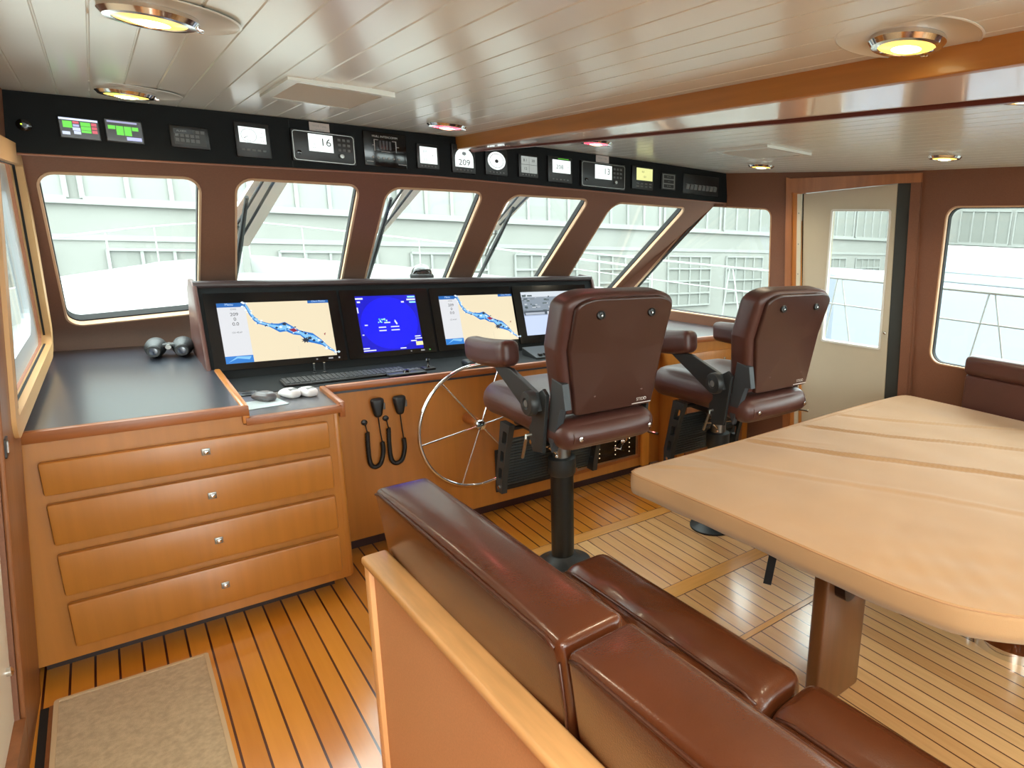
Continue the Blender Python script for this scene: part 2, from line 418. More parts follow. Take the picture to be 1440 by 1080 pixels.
bm = BM(); prism(bm, rpoly(offs(W0, .11), .06), PT, .028, .034); obj('pane', bm, GLASS, e)
bm = BM(); prism(bm, [(2.48, 0), (2.86, 0), (2.86, 1.97), (2.48, 1.97)], PT, -.012, .0, bev=.004); o = struct('trim_8', bm, WOODD)
bm = BM(); prism(bm, [(1.35, .0), (2.47, .0), (2.47, .165), (1.35, .165)], PT, -.012, .05); struct('trim_9', bm, WOODD)
bm = BM(); prism(bm, [(-1.6, 0), (1.35, 0), (1.35, 1.98), (-1.6, 1.98)], PT, 0, .05); struct('wall_port_aft', bm, WOODD)
bm = BM(); prism(bm, [(1.35, 1.78), (2.47, 1.78), (2.47, 1.98), (1.35, 1.98)], PT, 0, .05); struct('trim_10', bm, WOODD)
d1 = sthing('door_1')
bm = BM(); prism(bm, [(1.36, .17), (2.465, .17), (2.465, 1.775), (1.36, 1.775)], PT, .01, .045); obj('door_leaf', bm, mat('white_door_paint', (226, 218, 198), .4), d1)
bm = BM(); lathe(bm, [(.012, 0), (.013, .01), (.006, .014)], PT(2.40, .36, .01), 16, (1, 0, 0)); obj('bolt_head', bm, CHROME, d1, True)
t = thing('floor_track', 'narrow black sliding door track set in the floor beside the port post', 'door track')
bm = BM(); box(bm, (-.332, 1.4, .0), (-.312, 2.76, .004)); obj('slot', bm, GASK, t)
bm = BM(); box(bm, (-.311, 1.4, .0), (-.300, 2.76, .006)); obj('edge_strip', bm, WOODD, t)
# catch plate on post
cpt = hit(8, 628, PT(2.66, .93, -.012), (1, -.02, -.09))
t = thing('door_catch', 'small black recessed door catch with a silver bar on the wooden post', 'door catch')
def PTl(u, v, w): return PT(cpt.y+u, cpt.z+v, -.012+w)
bm = BM(); prism(bm, rpoly([(-.03, -.028), (.012, -.028), (.012, .028), (-.03, .028)], .006), PTl, -.004, .0); obj('plate', bm, BLK, t)
bm = BM(); prism(bm, [(-.012, -.015), (.006, -.015), (.006, .015), (-.012, .015)], PTl, -.006, -.003); obj('latch_bar', bm, SILVER, t)
def AW(u, v, w): return Vector((u, -1.6-w, v))
W9_ADDED = [(1.55, .92), (3.3, .92), (3.3, 1.84), (1.55, 1.84)]  # unseen opening, added so the aft wall lets some light through
bm = BM(); plate(bm, [(1.25, 0), (3.7, 0), (3.7, 2.03), (1.25, 2.03)], [rpoly(W9_ADDED, .07)], AW, 0, .05); struct('wall_aft_light_block', bm, BROWN); make_window(W9_ADDED, AW, .07)  # unseen wall, added to cut light from behind; port side left open
# starboard door: wood frame + leaf with window
d2 = sthing('door_2')
def SBr(pts, w0, w1, name, m_, par, bev=0):
    bm = BM(); prism(bm, pts, SB, w0, w1, bev=bev); return obj(name, bm, m_, par)
DF = mat('door_frame_wood', (160, 102, 62), .4, coat=.2, noise=.12, nscale=(30, 30, 2))
SBr([(2.80, 0), (2.75, 0), (2.695, 1.975), (2.735, 1.985)], -.03, .0, 'frame_stile', DF, d2)
SBr([(2.75, 0), (2.66, 0), (2.64, 1.91), (2.697, 1.92)], -.01, .05, 'frame_jamb', mat('door_jamb_wood', (196, 130, 66), .4, noise=.12, nscale=(30, 30, 2)), d2)
SBr([(2.70, 1.895), (2.635, 1.889), (2.035, 1.945), (1.90, 1.95), (1.90, 2.0), (2.70, 1.978)], -.03, .02, 'frame_head', DF, d2)
SBr([(1.995, 0), (1.935, 0), (1.90, 1.95), (1.955, 1.95)], -.03, .02, 'frame_stile', BROWN, d2)
SBr([(2.085, .06), (1.99, .06), (1.957, 1.945), (2.037, 1.945)], -.004, .02, 'rubber_seal', mat('dark_rubber', (52, 56, 54), .6), d2)
SBr([(2.712, 0), (2.684, 0), (2.638, 1.885), (2.663, 1.885)], -.022, .02, 'hinge_strip', mat('cream_metal', (214, 206, 184), .35), d2)
for k in range(9):
    z = .25+k*.19; bm = BM(); lathe(bm, [(.004, 0), (.004, .002), (.001, .003)], SB(2.698-.025*z, z, -.0215), 10, (-.973, -.195, -.126)); obj('hinge_screw', bm, STEEL, d2)
SBr([(2.684, .06), (2.672, .06), (2.628, 1.885), (2.638, 1.885)], .0, .04, 'hinge_gap', GASK, d2)
leafH = [(2.436, 1.789), (2.078, 1.795), (2.118, .966), (2.502, .968)]
bm = BM(); plate(bm, [(2.674, .06), (2.088, .06), (2.040, 1.94), (2.630, 1.884)], [rpoly(leafH, .012, 3)], SB, .0, .04); leaf = obj('door_leaf', bm, CREAM, d2)
bm = BM(); ring(bm, rpoly(offs(leafH, -.008), .015, 3), rpoly(offs(leafH, .004), .008, 3), SB, -.006, .012); obj('glazing_bead', bm, WHITEF, leaf)
bm = BM(); prism(bm, rpoly(offs(leafH, .002), .01, 3), SB, .015, .021); obj('pane', bm, GLASS, leaf)
bm = BM(); lathe(bm, [(.010, 0), (.010, .012), (.006, .016)], SB(2.085, 1.07, 0), 14, (-.973, -.195, -.126)); obj('latch_pin', bm, CHROME, leaf, True)

# ceiling beam (dropped box with wooden side) and cross beam
def XY(u, v, w): return Vector((u, v, w))
bm = BM(); prism(bm, [(1.312, .30), (1.322, 3.20), (1.362, 3.20), (1.60, .30)], XY, 1.957, 2.03)
struct('trim_11', bm, BEIGE)
bm = BM(); prism(bm, [(1.290, -1.5), (1.312, -1.5), (1.322, 3.2), (1.298, 3.2)], XY, 1.955, 2.03, bev=.003); struct('trim_12', bm, BEAM)
bm = BM(); prism(bm, [(1.60, .62), (1.616, .62), (1.378, 3.2), (1.362, 3.2)], XY, 1.950, 2.03); struct('trim_13', bm, REDT)
bm = BM(); prism(bm, [(1.60, .30), (3.45, .30), (3.45, .60), (1.60, .60)], XY, 1.957, 2.03); struct('trim_14', bm, BEIGE)
bm = BM(); prism(bm, [(1.60, .60), (3.45, .60), (3.45, .616), (1.60, .616)], XY, 1.950, 2.03); struct('trim_15', bm, REDT)
bm = BM(); prism(bm, [(1.45, .455), (3.45, .455), (3.45, .47), (1.45, .47)], XY, 1.950, 1.96); struct('trim_16', bm, REDT)

# ------------------------------------------------------------------ ceiling lamps
def lamp(x, y, label, red=False, plate_=True, r=.072, drop=.022):
    z = zc(x)+.0035; t = thing('ceiling_lamp', label, 'ceiling lamp', (x, y, z), 0, 'round recessed lamps in the ceiling')
    if plate_:
        bm = BM(); lathe(bm, [(.142, -.0042), (.142, -.0052), (.138, -.0062), (.136, -.0050), (.074, -.0050), (.074, -.004)], (0, 0, 0), 56); obj('mounting_ring', bm, CEIL, t, True)
    bm = BM(); lathe(bm, [(r, 0), (r+.003, -drop*.6), (r-.004, -drop), (r-.016, -drop-.001), (r-.019, -drop+.003), (r-.019, 0)], (0, 0, 0), 48); b = obj('bezel', bm, CHROME, t, True)
    bm = BM(); lathe(bm, [(r-.018, -.004), (r-.017, -drop+.001), (.030, -drop-.003)], (0, 0, 0), 40); obj('lens', bm, LAMPR if red else LAMPW, t, True)
    bm = BM(); lathe(bm, [(.030, -drop-.0028), (.018, -drop-.006), (.002, -drop-.007)], (0, 0, 0), 24); obj('bulb', bm, LAMPRC if red else LAMPC, t, True)
    bm = BM(); box(bm, (r-.004, -.008, -drop-.002), (r+.008, .008, -drop+.008), .003); obj('clip', bm, CHROME, t, True)
    L = bpy.data.lights.new('lamp_glow', 'SPOT'); L.energy = 1.5 if red else 9; L.color = (1, .2, .2) if red else (1, .86, .62); L.spot_size = math.radians(150); L.spot_blend = .8; L.shadow_soft_size = .04
    lo = bpy.data.objects.new('lamp_glow', L); COL.objects.link(lo); lo.location = (0, 0, -drop-.025); lo.parent = t
    return t
lamp(.125, 1.715, 'lit round ceiling lamp at the top left edge, nearest to the camera')
lamp(.125, 2.90, 'lit round ceiling lamp above the instrument panel left end, near two green touch displays')
lamp(1.09, 2.77, 'small red night lamp in the ceiling left of the wooden beam', True, False)
lamp(1.735, 2.665, 'small red night lamp in the ceiling right of the wooden beam', True, False)
lamp(1.20, .745, 'bright ceiling lamp hanging low just left of the wooden beam')
lamp(2.81, 2.61, 'small lit ceiling lamp near the right end of the black instrument panel', plate_=False)
lamp(2.86, 1.515, 'lit ceiling lamp close above the right-hand brown wall and wooden door frame', plate_=False)
lamp(1.82, .765, 'lit ceiling lamp cut by the right edge of the photo beside the beam corner')
# vents
def vent(x0, x1, y0, y1, label):
    t = thing('ceiling_vent', label, 'vent', ((x0+x1)/2, (y0+y1)/2, zc((x0+x1)/2)), 0, 'vents in the planked ceiling'); hx = (x1-x0)/2; hy = (y1-y0)/2
    VM = mat('vent_grey', (190, 192, 188), .4)
    o_ = [(-hx, -hy), (hx, -hy), (hx, hy), (-hx, hy)]
    bm = BM(); ring(bm, o_, offs(o_, .028), XY, .003, -.012); obj('frame', bm, CEIL, t)
    bm = BM(); box(bm, (-hx+.02, -hy+.02, -.002), (hx-.02, hy-.02, .004)); obj('backing', bm, VM, t)
    n = int((2*hy-.06)/.022)
    bm = BM()
    for k in range(n):
        y = -hy+.032+k*.022; prism(bm, [(y, -.003), (y+.014, -.012), (y+.016, -.011), (y+.003, -.002)], lambda u, v, w: Vector((w, u, v)), -hx+.029, hx-.029)
    obj('louvres', bm, VM, t)
vent(.44, .72, 2.22, 2.64, 'large white louvred ceiling vent left of the wooden beam')
vent(2.24, 2.56, 2.05, 2.44, 'flat white louvred ceiling vent between beam and door, near the small lamps')

# ------------------------------------------------------------------ overhead instrument panel
PY = 3.2
def zb(x): return 1.774+.051*min(1, max(0, (x+.19)/1.35))
t = thing('overhead_instrument_panel', 'long black overhead panel of instruments above the windshield', 'instrument panel')
bm = BM(); n = 30; rows = []
for k in range(n+1):
    x = -.21+(3.125+.21)*k/n
    rows.append([bm.verts.new(p) for p in ((x, PY, zb(x)), (x, PY, zc(x)-.001), (x, PY+.05, zc(x)-.001), (x, PY+.05, zb(x)))])
for a, b in zip(rows[:-1], rows[1:]):
    for i in range(4): bm.faces.new((a[i], a[(i+1) % 4], b[(i+1) % 4], b[i]))
bm.faces.new(rows[0]); bm.faces.new(rows[-1][::-1])
obj('face', bm, PANEL, t)
bm = BM(); tube(bm, [(-.2, PY+.004, zb(-.2)-.004), (.3, PY+.004, zb(.3)-.004), (1.16, PY+.004, zb(1.16)-.004), (3.12, PY+.004, zb(3)-.004)], .004, 6); obj('lower_lip', bm, mat('brown_lip', (140, 92, 70), .4), t, True)
for (a, b) in ((.62, .0), (1.50, .0)):
    bm = BM(); box(bm, (a, PY-.001, zb(a)+.002), (a+.003, PY+.002, zc(a)-.006)); obj('panel_joint', bm, GASK, t)
def pp(px, py): return hit(px, py, (0, PY, 0), (0, 1, 0))
WHT = em((232, 244, 240), 1.15); INK = mat('lcd_ink', (40, 46, 48), .5); GRYL = em((150, 160, 160), .6); GRN = em((90, 210, 40), .9); RED = em((214, 70, 90), .8); LAV = em((176, 180, 230), .8)
def inst(name, label, cat, x0, y0, x1, y1, scr=None, depth=.012, body=BLK, draw=None, keys=None, knob=None, bev=.004, group=None):
    a = pp(x0, (y0+y1)/2); b = pp(x1, (y0+y1)/2); mid = (x0+x1)/2; hi = pp(mid, y0); lo = pp(mid, y1)
    w = b.x-a.x; h = hi.z-lo.z; cx = (a.x+b.x)/2; cz = (hi.z+lo.z)/2
    t = thing(name, label, cat, (cx, PY, cz), 0, group)
    bm = BM(); box(bm, (-w/2, -depth, -h/2), (w/2, 0, h/2), bev, seg=2); obj('body', bm, body, t, True)
    if scr:
        u0, v0, u1, v1 = scr     # fractions of the body, from lower left
        g = Gfx((-w/2+u0*w, -depth, -h/2+v0*h), ((u1-u0)*w, 0, 0), (0, 0, (v1-v0)*h)); draw(g); g.done('display', t)
    if keys:
        for (kx, ky, kw, kh) in keys:
            bm = BM(); box(bm, (-w/2+(kx-kw/2)*w, -depth-.002, -h/2+(ky-kh/2)*h), (-w/2+(kx+kw/2)*w, -depth+.001, -h/2+(ky+kh/2)*h), .0008, seg=1); obj('button', bm, GREYP if body is BLK else BLK, t)
    if knob:
        for (kx, ky, kr) in knob:
            bm = BM(); lathe(bm, [(kr, 0), (kr*.95, .010), (kr*.8, .013), (kr*.2, .0135)], (-w/2+kx*w, -depth, -h/2+ky*h), 20, (0, -1, 0)); obj('knob', bm, STEEL, t, True)
    return t
# round switch
p = pp(34, 176); t = thing('round_switch', 'round black switch with a green light at the far left of the overhead panel', 'switch', (p.x, PY, p.z))
bm = BM(); lathe(bm, [(.019, 0), (.019, .006), (.014, .010), (.006, .010)], (0, 0, 0), 28, (0, -1, 0)); obj('housing', bm, BLKG, t, True)
bm = BM(); box(bm, (-.008, -.012, .0), (-.004, -.009, .004)); obj('indicator_light', bm, em((190, 220, 40), 1.5), t)
bm = BM(); box(bm, (.006, -.012, -.004), (.010, -.009, .002)); obj('indicator_light', bm, em((170, 180, 190), .5), t)
BKS = em((30, 22, 26), .25)
def dA(g):
    g.rect(0, 0, 1, 1, BKS); g.rect(0, .9, 1, 1, em((200, 214, 250), 1.1))
    for (a, b, c, d, m_) in ((.08, .62, .32, .84, GRN), (.08, .5, .32, .72, GRN), (.34, .74, .5, .86, RED), (.34, .58, .5, .7, LAV), (.32, .38, .52, .54, em((196, 206, 236), .9)), (.34, .2, .52, .36, em((196, 206, 236), .9)), (.54, .64, .8, .84, GRN), (.54, .44, .8, .62, GRN), (.54, .3, .8, .42, GRN), (.82, .68, .96, .84, RED), (.82, .5, .96, .64, RED), (.82, .3, .96, .46, RED), (.04, .14, .24, .3, em((196, 206, 236), .9))): g.rect(a, b, c, d, m_)
def dB(g):
    g.rect(0, 0, 1, 1, BKS); g.rect(.05, .88, .88, .97, em((150, 150, 190), .9))
    for (a, b, c, d) in ((.06, .56, .26, .74), (.28, .3, .48, .74), (.5, .3, .70, .74), (.72, .56, .9, .74)): g.rect(a, b, c, d, GRN)
    g.rect(.54, .08, .96, .24, em((176, 180, 240), .9))
inst('touch_display', 'overhead touch display with green, red and white tiles, left one of the pair', 'display', 83, 166, 140, 196, (.03, .05, .97, .95), .006, DKGREY, dA, bev=.002, group='touch displays on the overhead panel')
inst('touch_display', 'overhead touch display with a few green tiles, right one of the pair', 'display', 148, 169, 201, 201, (.03, .05, .97, .95), .006, DKGREY, dB, bev=.002, group='touch displays on the overhead panel')
inst('keypad', 'dark overhead keypad with three rows of square keys', 'keypad', 239, 178, 294, 209, (.1, .15, .9, .85), .008, BLK, lambda g: (g.rect(0, 0, 1, 1, mat('dim_grey', (58, 60, 60), .5)), g.rect(0, .72, .6, 1, BLK), g.text('ALARM', .25, .86, .16, TXTG)),
     keys=[(.17+.13*i, .35, .1, .16) for i in range(5)]+[(.17+.13*i, .56, .1, .14) for i in range(5)]+[(.7+.13*i, .76, .1, .14) for i in range(2)])
def dGauge(g):
    g.rect(0, 0, 1, 1, WHT); g.circ(.36, .46, .30, .46, em((196, 208, 206), .8)); g.circ(.36, .46, .27, .41, WHT)
    g.poly([(.34, .44), (.18, .26), (.17, .30), (.36, .48)], INK); g.text('0.0', .36, .14, .16, INK); g.text('123', .85, .72, .16, INK); g.text('24.7', .82, .42, .14, INK); g.text('0.0', .85, .18, .14, INK)
inst('gauge_display', 'square engine display with a white round gauge face, first from the left', 'display', 330, 173, 379, 222, (.12, .42, .88, .86), .014, BLK, dGauge, keys=[(.2+.15*i, .22, .1, .06) for i in range(5)])
def dVHF(n_):
    def f(g):
        g.rect(0, 0, 1, 1, WHT); g.text(n_, .70, .55, .62, INK); g.text('25W', .2, .4, .12, INK); g.text('USA', .2, .2, .12, INK)
    return f
def vhf(label, x0, y0, x1, y1, n_, sc):
    t = inst('vhf_radio', label, 'radio', x0, y0, x1, y1, sc, .018, BLK, dVHF(n_), keys=[(.74+.075*i, .80-.16*j, .045, .08) for i in range(3) for j in range(3)], knob=[(.76, .28, .010)], group='marine radios on the overhead panel')
    w = pp(x1, (y0+y1)/2).x-pp(x0, (y0+y1)/2).x; h = pp((x0+x1)/2, y0).z-pp((x0+x1)/2, y1).z
    bm = BM(); W_ = [(-w/2+.005, -h/2+.005), (w/2-.005, -h/2+.005), (w/2-.005, h/2-.005), (-w/2+.005, h/2-.005)]
    ring(bm, rpoly(W_, .012), rpoly(offs(W_, .0025), .010), lambda u, v, w_: Vector((u, w_, v)), -.020, -.017); obj('bezel_line', bm, STEEL, t)
    bm = BM(); lathe(bm, [(.008, 0), (.008, .01), (.002, .011)], (-w*.40, -.018, -h*.22), 16, (0, -1, 0)); obj('volume_knob', bm, BLKG, t, True)
vhf('marine radio on the overhead panel showing channel 16', 409, 186, 498, 230, '16', (.26, .36, .64, .90))
vhf('marine radio on the overhead panel showing channel 13', 815, 229, 877, 265, '13', (.30, .36, .68, .90))
for (x0, y0, x1, y1, lb) in ((435, 173, 463, 188, 'small printed paper label above the radio showing 16'), (838, 219, 856, 232, 'small printed paper label above the radio showing 13')):
    a = pp(x0, (y0+y1)/2); b = pp(x1, (y0+y1)/2); h = pp(450 if x0 < 500 else 847, y0).z-pp(450 if x0 < 500 else 847, y1).z; w = b.x-a.x
    t = thing('sticker', lb, 'label', ((a.x+b.x)/2, PY, (a.z+b.z)/2), 0, 'paper labels above the radios')
    bm = BM(); box(bm, (-w/2, -.0012, -h/2), (w/2, 0, h/2)); obj('paper', bm, STICK, t)
    g = Gfx((-w/2, -.0012, -h/2), (w, 0, 0), (0, 0, h)); g.text('WDE 7286', .5, .68, .26, TXTG); g.text('366847', .5, .3, .26, TXTG); g.done('print', t)
def dInt(g):
    L_ = TXTG
    g.text('HULL INTERCOMM', .5, .87, .085, mat('pale_print', (190, 192, 192), .6))
    for (a, b, c, d) in ((.24, .45, .26, .78), (.74, .45, .76, .78), (.26, .76, .34, .78), (.66, .76, .76, .78), (.2, .6, .24, .62), (.76, .6, .82, .62), (.40, .44, .60, .455)): g.rect(a, b, c, d, L_)
    for k in range(4): g.rect(.36+.075*k, .5, .41+.075*k, .76, mat('dark_slider', (8, 8, 8), .4))
    for k in range(6): g.circ(.2+.12*k, .26, .025, .03, L_)
    g.rect(.04, .12, .2, .14, L_); g.rect(.78, .1, .97, .12, L_)
inst('intercom_panel', 'black intercom panel with white printed lines and round keys', 'intercom', 511, 187, 571, 235, (0, 0, 1, 1), .006, BLKG, dInt)
def small(label, x0, y0, x1, y1, sc, fn, n_=5):
    return inst('instrument_display', label, 'display', x0, y0, x1, y1, sc, .014, BLK, fn, keys=[(.2+.6/(n_-1)*i, .12, .07, .05) for i in range(n_)], group='small square instruments on the overhead panel')
def d9(g): g.rect(0, 0, 1, 1, WHT); g.text('205', .3, .72, .18, INK); g.text('0.0', .3, .22, .18, INK); g.text('9.1', .8, .5, .18, INK); g.rect(.05, .48, .6, .5, GRYL)
small('square instrument with a white screen of small figures, next to the intercom panel', 585, 203, 616, 238, (.13, .22, .9, .88), d9)
def d10(g): g.poly([(0, 0), (1, 0), (1, .45)]+[(.5+.5*math.cos(a*PI/12), .45+.55*math.sin(a*PI/12)) for a in range(1, 12)]+[(0, .45)], WHT); g.text('209', .5, .24, .44, INK); g.circ(.5, .72, .12, .1, GRYL); g.text('N', .5, .72, .14, INK)
small('square instrument with an arched white screen reading 209', 634, 204, 667, 244, (.13, .22, .9, .88), d10)
def d11(g): g.circ(.5, .5, .5, .5, WHT); g.circ(.5, .5, .4, .4, GRYL); g.circ(.5, .5, .37, .37, WHT); g.circ(.5, .48, .1, .1, INK); g.text('12', .5, .8, .14, INK); g.text('S', .5, .2, .14, INK)
small('square instrument with a round white dial screen', 681, 210, 712, 247, (.1, .22, .9, .9), d11)
DIM = em((170, 176, 170), .7)
def d12(g): g.rect(0, 0, 1, 1, DIM); g.rect(0, .49, 1, .51, INK); g.rect(.49, 0, .5, 1, INK); g.text('8.1', .25, .75, .22, INK); g.text('30', .75, .75, .22, INK); g.text('12', .25, .25, .22, INK)
small('square instrument with a dim grey four-part screen', 728, 217, 755, 250, (.12, .2, .94, .9), d12)
def d13(g): g.rect(0, 0, 1, 1, WHT); g.text('208', .4, .45, .46, INK); g.text('M', .88, .45, .2, INK); g.rect(.3, 1.08, .9, 1.12, GRN)
small('square instrument with a white screen reading 208', 769, 221, 803, 257, (.18, .38, .92, .88), d13)
YEL = em((222, 224, 150), .9)
def d16(g): g.rect(0, 0, 1, 1, YEL); g.text('0.0', .4, .7, .2, INK); g.text('123', .5, .3, .2, INK)
inst('autopilot_display', 'square display with a pale yellow screen right of the radio showing 13', 'display', 887, 234, 917, 267, (.2, .4, .95, .92), .014, BLK, d16, keys=[(.25+.2*i, .14+.12*j, .12, .06) for i in range(4) for j in range(2)])
inst('switch_plate', 'small grey framed switch plate with three rows of symbols', 'switch', 929, 244, 949, 267, (.08, .06, .92, .94), .01, BLK, lambda g: (g.rect(0, 0, 1, 1, mat('plate_grey', (120, 122, 120), .5)), g.rect(.08, .7, .92, .94, BLK), g.rect(.08, .38, .92, .62, BLK), g.rect(.08, .06, .92, .3, BLK), g.text('>> <<', .5, .82, .14, TXTG), g.text('- = -', .5, .5, .14, TXTG), g.text('<< >>', .5, .18, .14, TXTG)))
t = inst('rocker_switch_row', 'row of dark rocker switches near the right end of the overhead panel', 'switches', 960, 247, 1010, 274, None, .006, BLK)
a = pp(960, 260); b = pp(1010, 260); w = b.x-a.x
for k in range(8):
    bm = BM(); box(bm, (-w/2+w*(.06+.11*k), -.02, -.030), (-w/2+w*(.06+.11*k)+w*.085, -.004, .002), .003, Matrix.Rotation(.25, 4, 'X')); obj('rocker', bm, GREYP, t)

# ------------------------------------------------------------------ port cabinet
CF = 2.915
t = thing('drawer_cabinet', 'wide wooden cabinet with four long drawers under the dark desk top', 'cabinet', (.17, CF, 0))
def L(x, y=None, z=None): return (x-.17, y-CF, z)
bm = BM(); prism(bm, [(-.332, .07), (.630, .07), (.630, .825), (.315, .825), (.315, .865), (-.262, .865)], lambda u, v, w: Vector(L(u, w, v)), CF, 3.2); prism(bm, [(-.332, .07), (.315, .07), (.315, .865), (-.262, .865)], lambda u, v, w: Vector(L(u, w, v)), 3.2, 3.9); box(bm, L(.612, CF-.002, .07), L(.640, 3.215, .825), .011, seg=3); obj('carcass', bm, WOOD, t, True)
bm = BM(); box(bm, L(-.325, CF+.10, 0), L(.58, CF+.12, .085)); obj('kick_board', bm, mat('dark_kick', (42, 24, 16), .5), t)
DR = [(.795, .680), (.650, .502), (.468, .315), (.285, .098+.02)]
for (z1, z0) in DR:
    bm = BM(); box(bm, L(-.235, CF-.028, z0), L(.592, CF+.001, z1), .009, seg=2); d = obj('drawer', bm, WOOD, t, True)
    z = (z0+z1)/2+(.0 if z1 < .7 else .012); cx = .19
    bm = BM(); box(bm, L(cx-.013, CF-.031, z-.013), L(cx+.013, CF-.026, z+.013), .002); q = obj('lock_plate', bm, STEEL, d, True); 
    bm = BM(); lathe(bm, [(.008, 0), (.008, .004), (.005, .006), (.001, .006)], L(cx, CF-.031, z), 18, (0, -1, 0)); obj('lock_button', bm, CHROME, d, True)
# desk top with wooden lipping
t = thing('desk_top', 'dark blue-grey desk surface with wooden edging at the left under the port window', 'desk top', (0, CF, .865))
def D(x, y, z): return (x, y-CF, z-.865)
bm = BM(); prism(bm, [(-.262, CF+.012), (.318, CF+.012), (.318, 3.66), (.30, 4.52), (-.232, 4.52)], lambda u, v, w: Vector((u, v-CF, w-.865)), .866, .897); obj('laminate', bm, DESK, t)
bm = BM(); box(bm, D(-.262, CF-.016, .862), D(.336, CF+.014, .901), .003); obj('front_edging', bm, WOODH, t, True)
bm = BM(); box(bm, D(.312, CF-.014, .830), D(.336, 3.66, .905), .006); obj('side_edging', bm, mat('cherry_lipping_y', (188, 120, 56), .3, coat=.4, coat_r=.15, noise=.14, nscale=(30, 3, 30)), t, True)
# lower shelf
t = thing('console_shelf', 'lower dark shelf with wooden edge in front of the left monitor, holding the mice', 'shelf', (.5, CF, .83))
def D(x, y, z): return (x-.5, y-CF, z-.83)
bm = BM(); box(bm, D(.337, CF+.012, .827), D(.640, 3.215, .850)); box(bm, D(.337, 3.215, .827), D(2.52, 3.70, .850)); obj('laminate', bm, DESK, t)
bm = BM(); box(bm, D(.337, 3.30, .8502), D(2.52, 3.66, .8515)); obj('black_mat', bm, PANEL, t)
bm = BM(); box(bm, D(.322, CF-.016, .822), D(.650, CF+.014, .853), .003); obj('front_edging', bm, WOODH, t, True)
bm = BM(); box(bm, D(.640, CF-.012, .80), D(.662, 3.235, .868), .005); obj('side_edging', bm, WOODH, t, True)

# ------------------------------------------------------------------ helm console front
CFY = 3.22
t = thing('helm_console', 'orange wooden helm console front under the monitors, behind the steering wheel', 'console', (1.6, CFY, 0))
def D(x, y, z): return (x-1.6, y-CFY, z)
gap = [(1.96, .155), (2.42, .165), (2.42, .40), (1.96, .40)]
bm = BM(); plate(bm, [(.64, .085), (2.60, .085), (2.60, .83), (.64, .83)], [gap], lambda u, v, w: Vector(D(u, CFY+w, v)), 0, .03); obj('front_panel', bm, WOOD, t)
bm = BM(); box(bm, D(.662, CFY-.012, .838), D(2.60, CFY+.014, .870), .005); obj('top_edging', bm, WOODH, t, True)
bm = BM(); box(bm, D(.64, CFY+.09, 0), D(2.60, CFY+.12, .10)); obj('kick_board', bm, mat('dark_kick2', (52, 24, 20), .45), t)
bm = BM(); ring(bm, offs(gap, -.02), gap, lambda u, v, w: Vector(D(u, CFY+w, v)), -.008, .0); obj('opening_frame', bm, WOODH, t)
bm = BM(); box(bm, D(2.44, CFY-.03, .085), D(2.50, CFY+.0, .84), .006); obj('post', bm, mat('bright_cherry', (200, 130, 46), .4, noise=.1, nscale=(30, 30, 2)), t, True)
# switch panel in the opening
t = thing('breaker_board', 'black breaker board with rows of small lights set low in the helm console', 'breaker board', (2.19, CFY, .28))
bm = BM(); box(bm, (-.222, .006, -.112), (.222, .028, .112)); obj('plate', bm, BLKG, t)
for cx_ in (-.06, .06, .17):
    for k in range(6):
        bm = BM(); lathe(bm, [(.0035, 0), (.003, .002)], (cx_, .006, -.08+.03*k), 8, (0, -1, 0)); obj('indicator_light', bm, em((255, 226, 180), 1.2), t)
bm = BM(); lathe(bm, [(.018, 0), (.016, .012), (.007, .02)], (.115, .006, .0), 18, (0, -1, 0)); tube(bm, [(.115, -.016, 0), (.105, -.05, .03), (.098, -.06, .06)], .007, 8); obj('lever', bm, CHROME, t, True)
bm = BM(); tube(bm, [(.05, 0, -.03), (.08, -.02, -.04), (.11, -.015, .0)], .005, 6); obj('lever', bm, CHROME, t, True)
# speaker grille behind chair one
t = thing('speaker_grille', 'black ribbed speaker grille low in the helm console beside the wheel', 'speaker', (1.68, CFY, .28))
bm = BM(); box(bm, (-.24, -.006, -.13), (.24, .0, .12), .003); obj('plate', bm, BLK, t)
bm = BM()
for k in range(12): box(bm, (-.225, -.012, -.115+.0185*k), (.225, -.005, -.107+.0185*k))
obj('ribs', bm, DKGREY, t)

# monitor console
t = thing('monitor_console', 'black dashboard housing with brown leather rim that holds the four monitors', 'dashboard', (.29, 3.66, .85))
def ND(x, y, z): return Vector((x-.29, y-3.66, z-.85))
TILT = (3.80-3.665)/.43
def MC(u, v, w): return Vector((u, 3.665+(v-.85)*TILT, v))+Vector((0, -.954, .30))*w   # face plane
XL, XR = .292, 2.44
prof = [(3.665, .85), (3.80, 1.265), (3.83, 1.285), (3.93, 1.285), (4.05, 1.23), (4.25, .88), (4.25, .85)]
bm = BM(); prism(bm, prof, lambda u, v, w: ND(w, u, v), XL+.012, XR-.012); obj('housing', bm, PANEL, t)
for x0, x1 in ((XL-.006, XL+.012), (XR-.012, XR+.006)):
    bm = BM(); prism(bm, [(3.65, .85), (3.785, 1.272), (3.82, 1.296), (3.94, 1.296), (4.06, 1.24), (4.26, .88), (4.26, .85)], lambda u, v, w: ND(w, u, v), x0, x1, bev=.004); obj('end_panel', bm, LEATHC, t, True)
bm = BM(); tube(bm, [tuple(ND(XL, 3.81, 1.278)), tuple(ND(XR, 3.81, 1.278))], .019, 12); obj('top_rim', bm, mat('dark_brown_leather', (52, 40, 40), .4), t, True)
def mc(px, py): return hit(px, py, MC(0, .85, .008), (0, -.954, .30))
MON = []
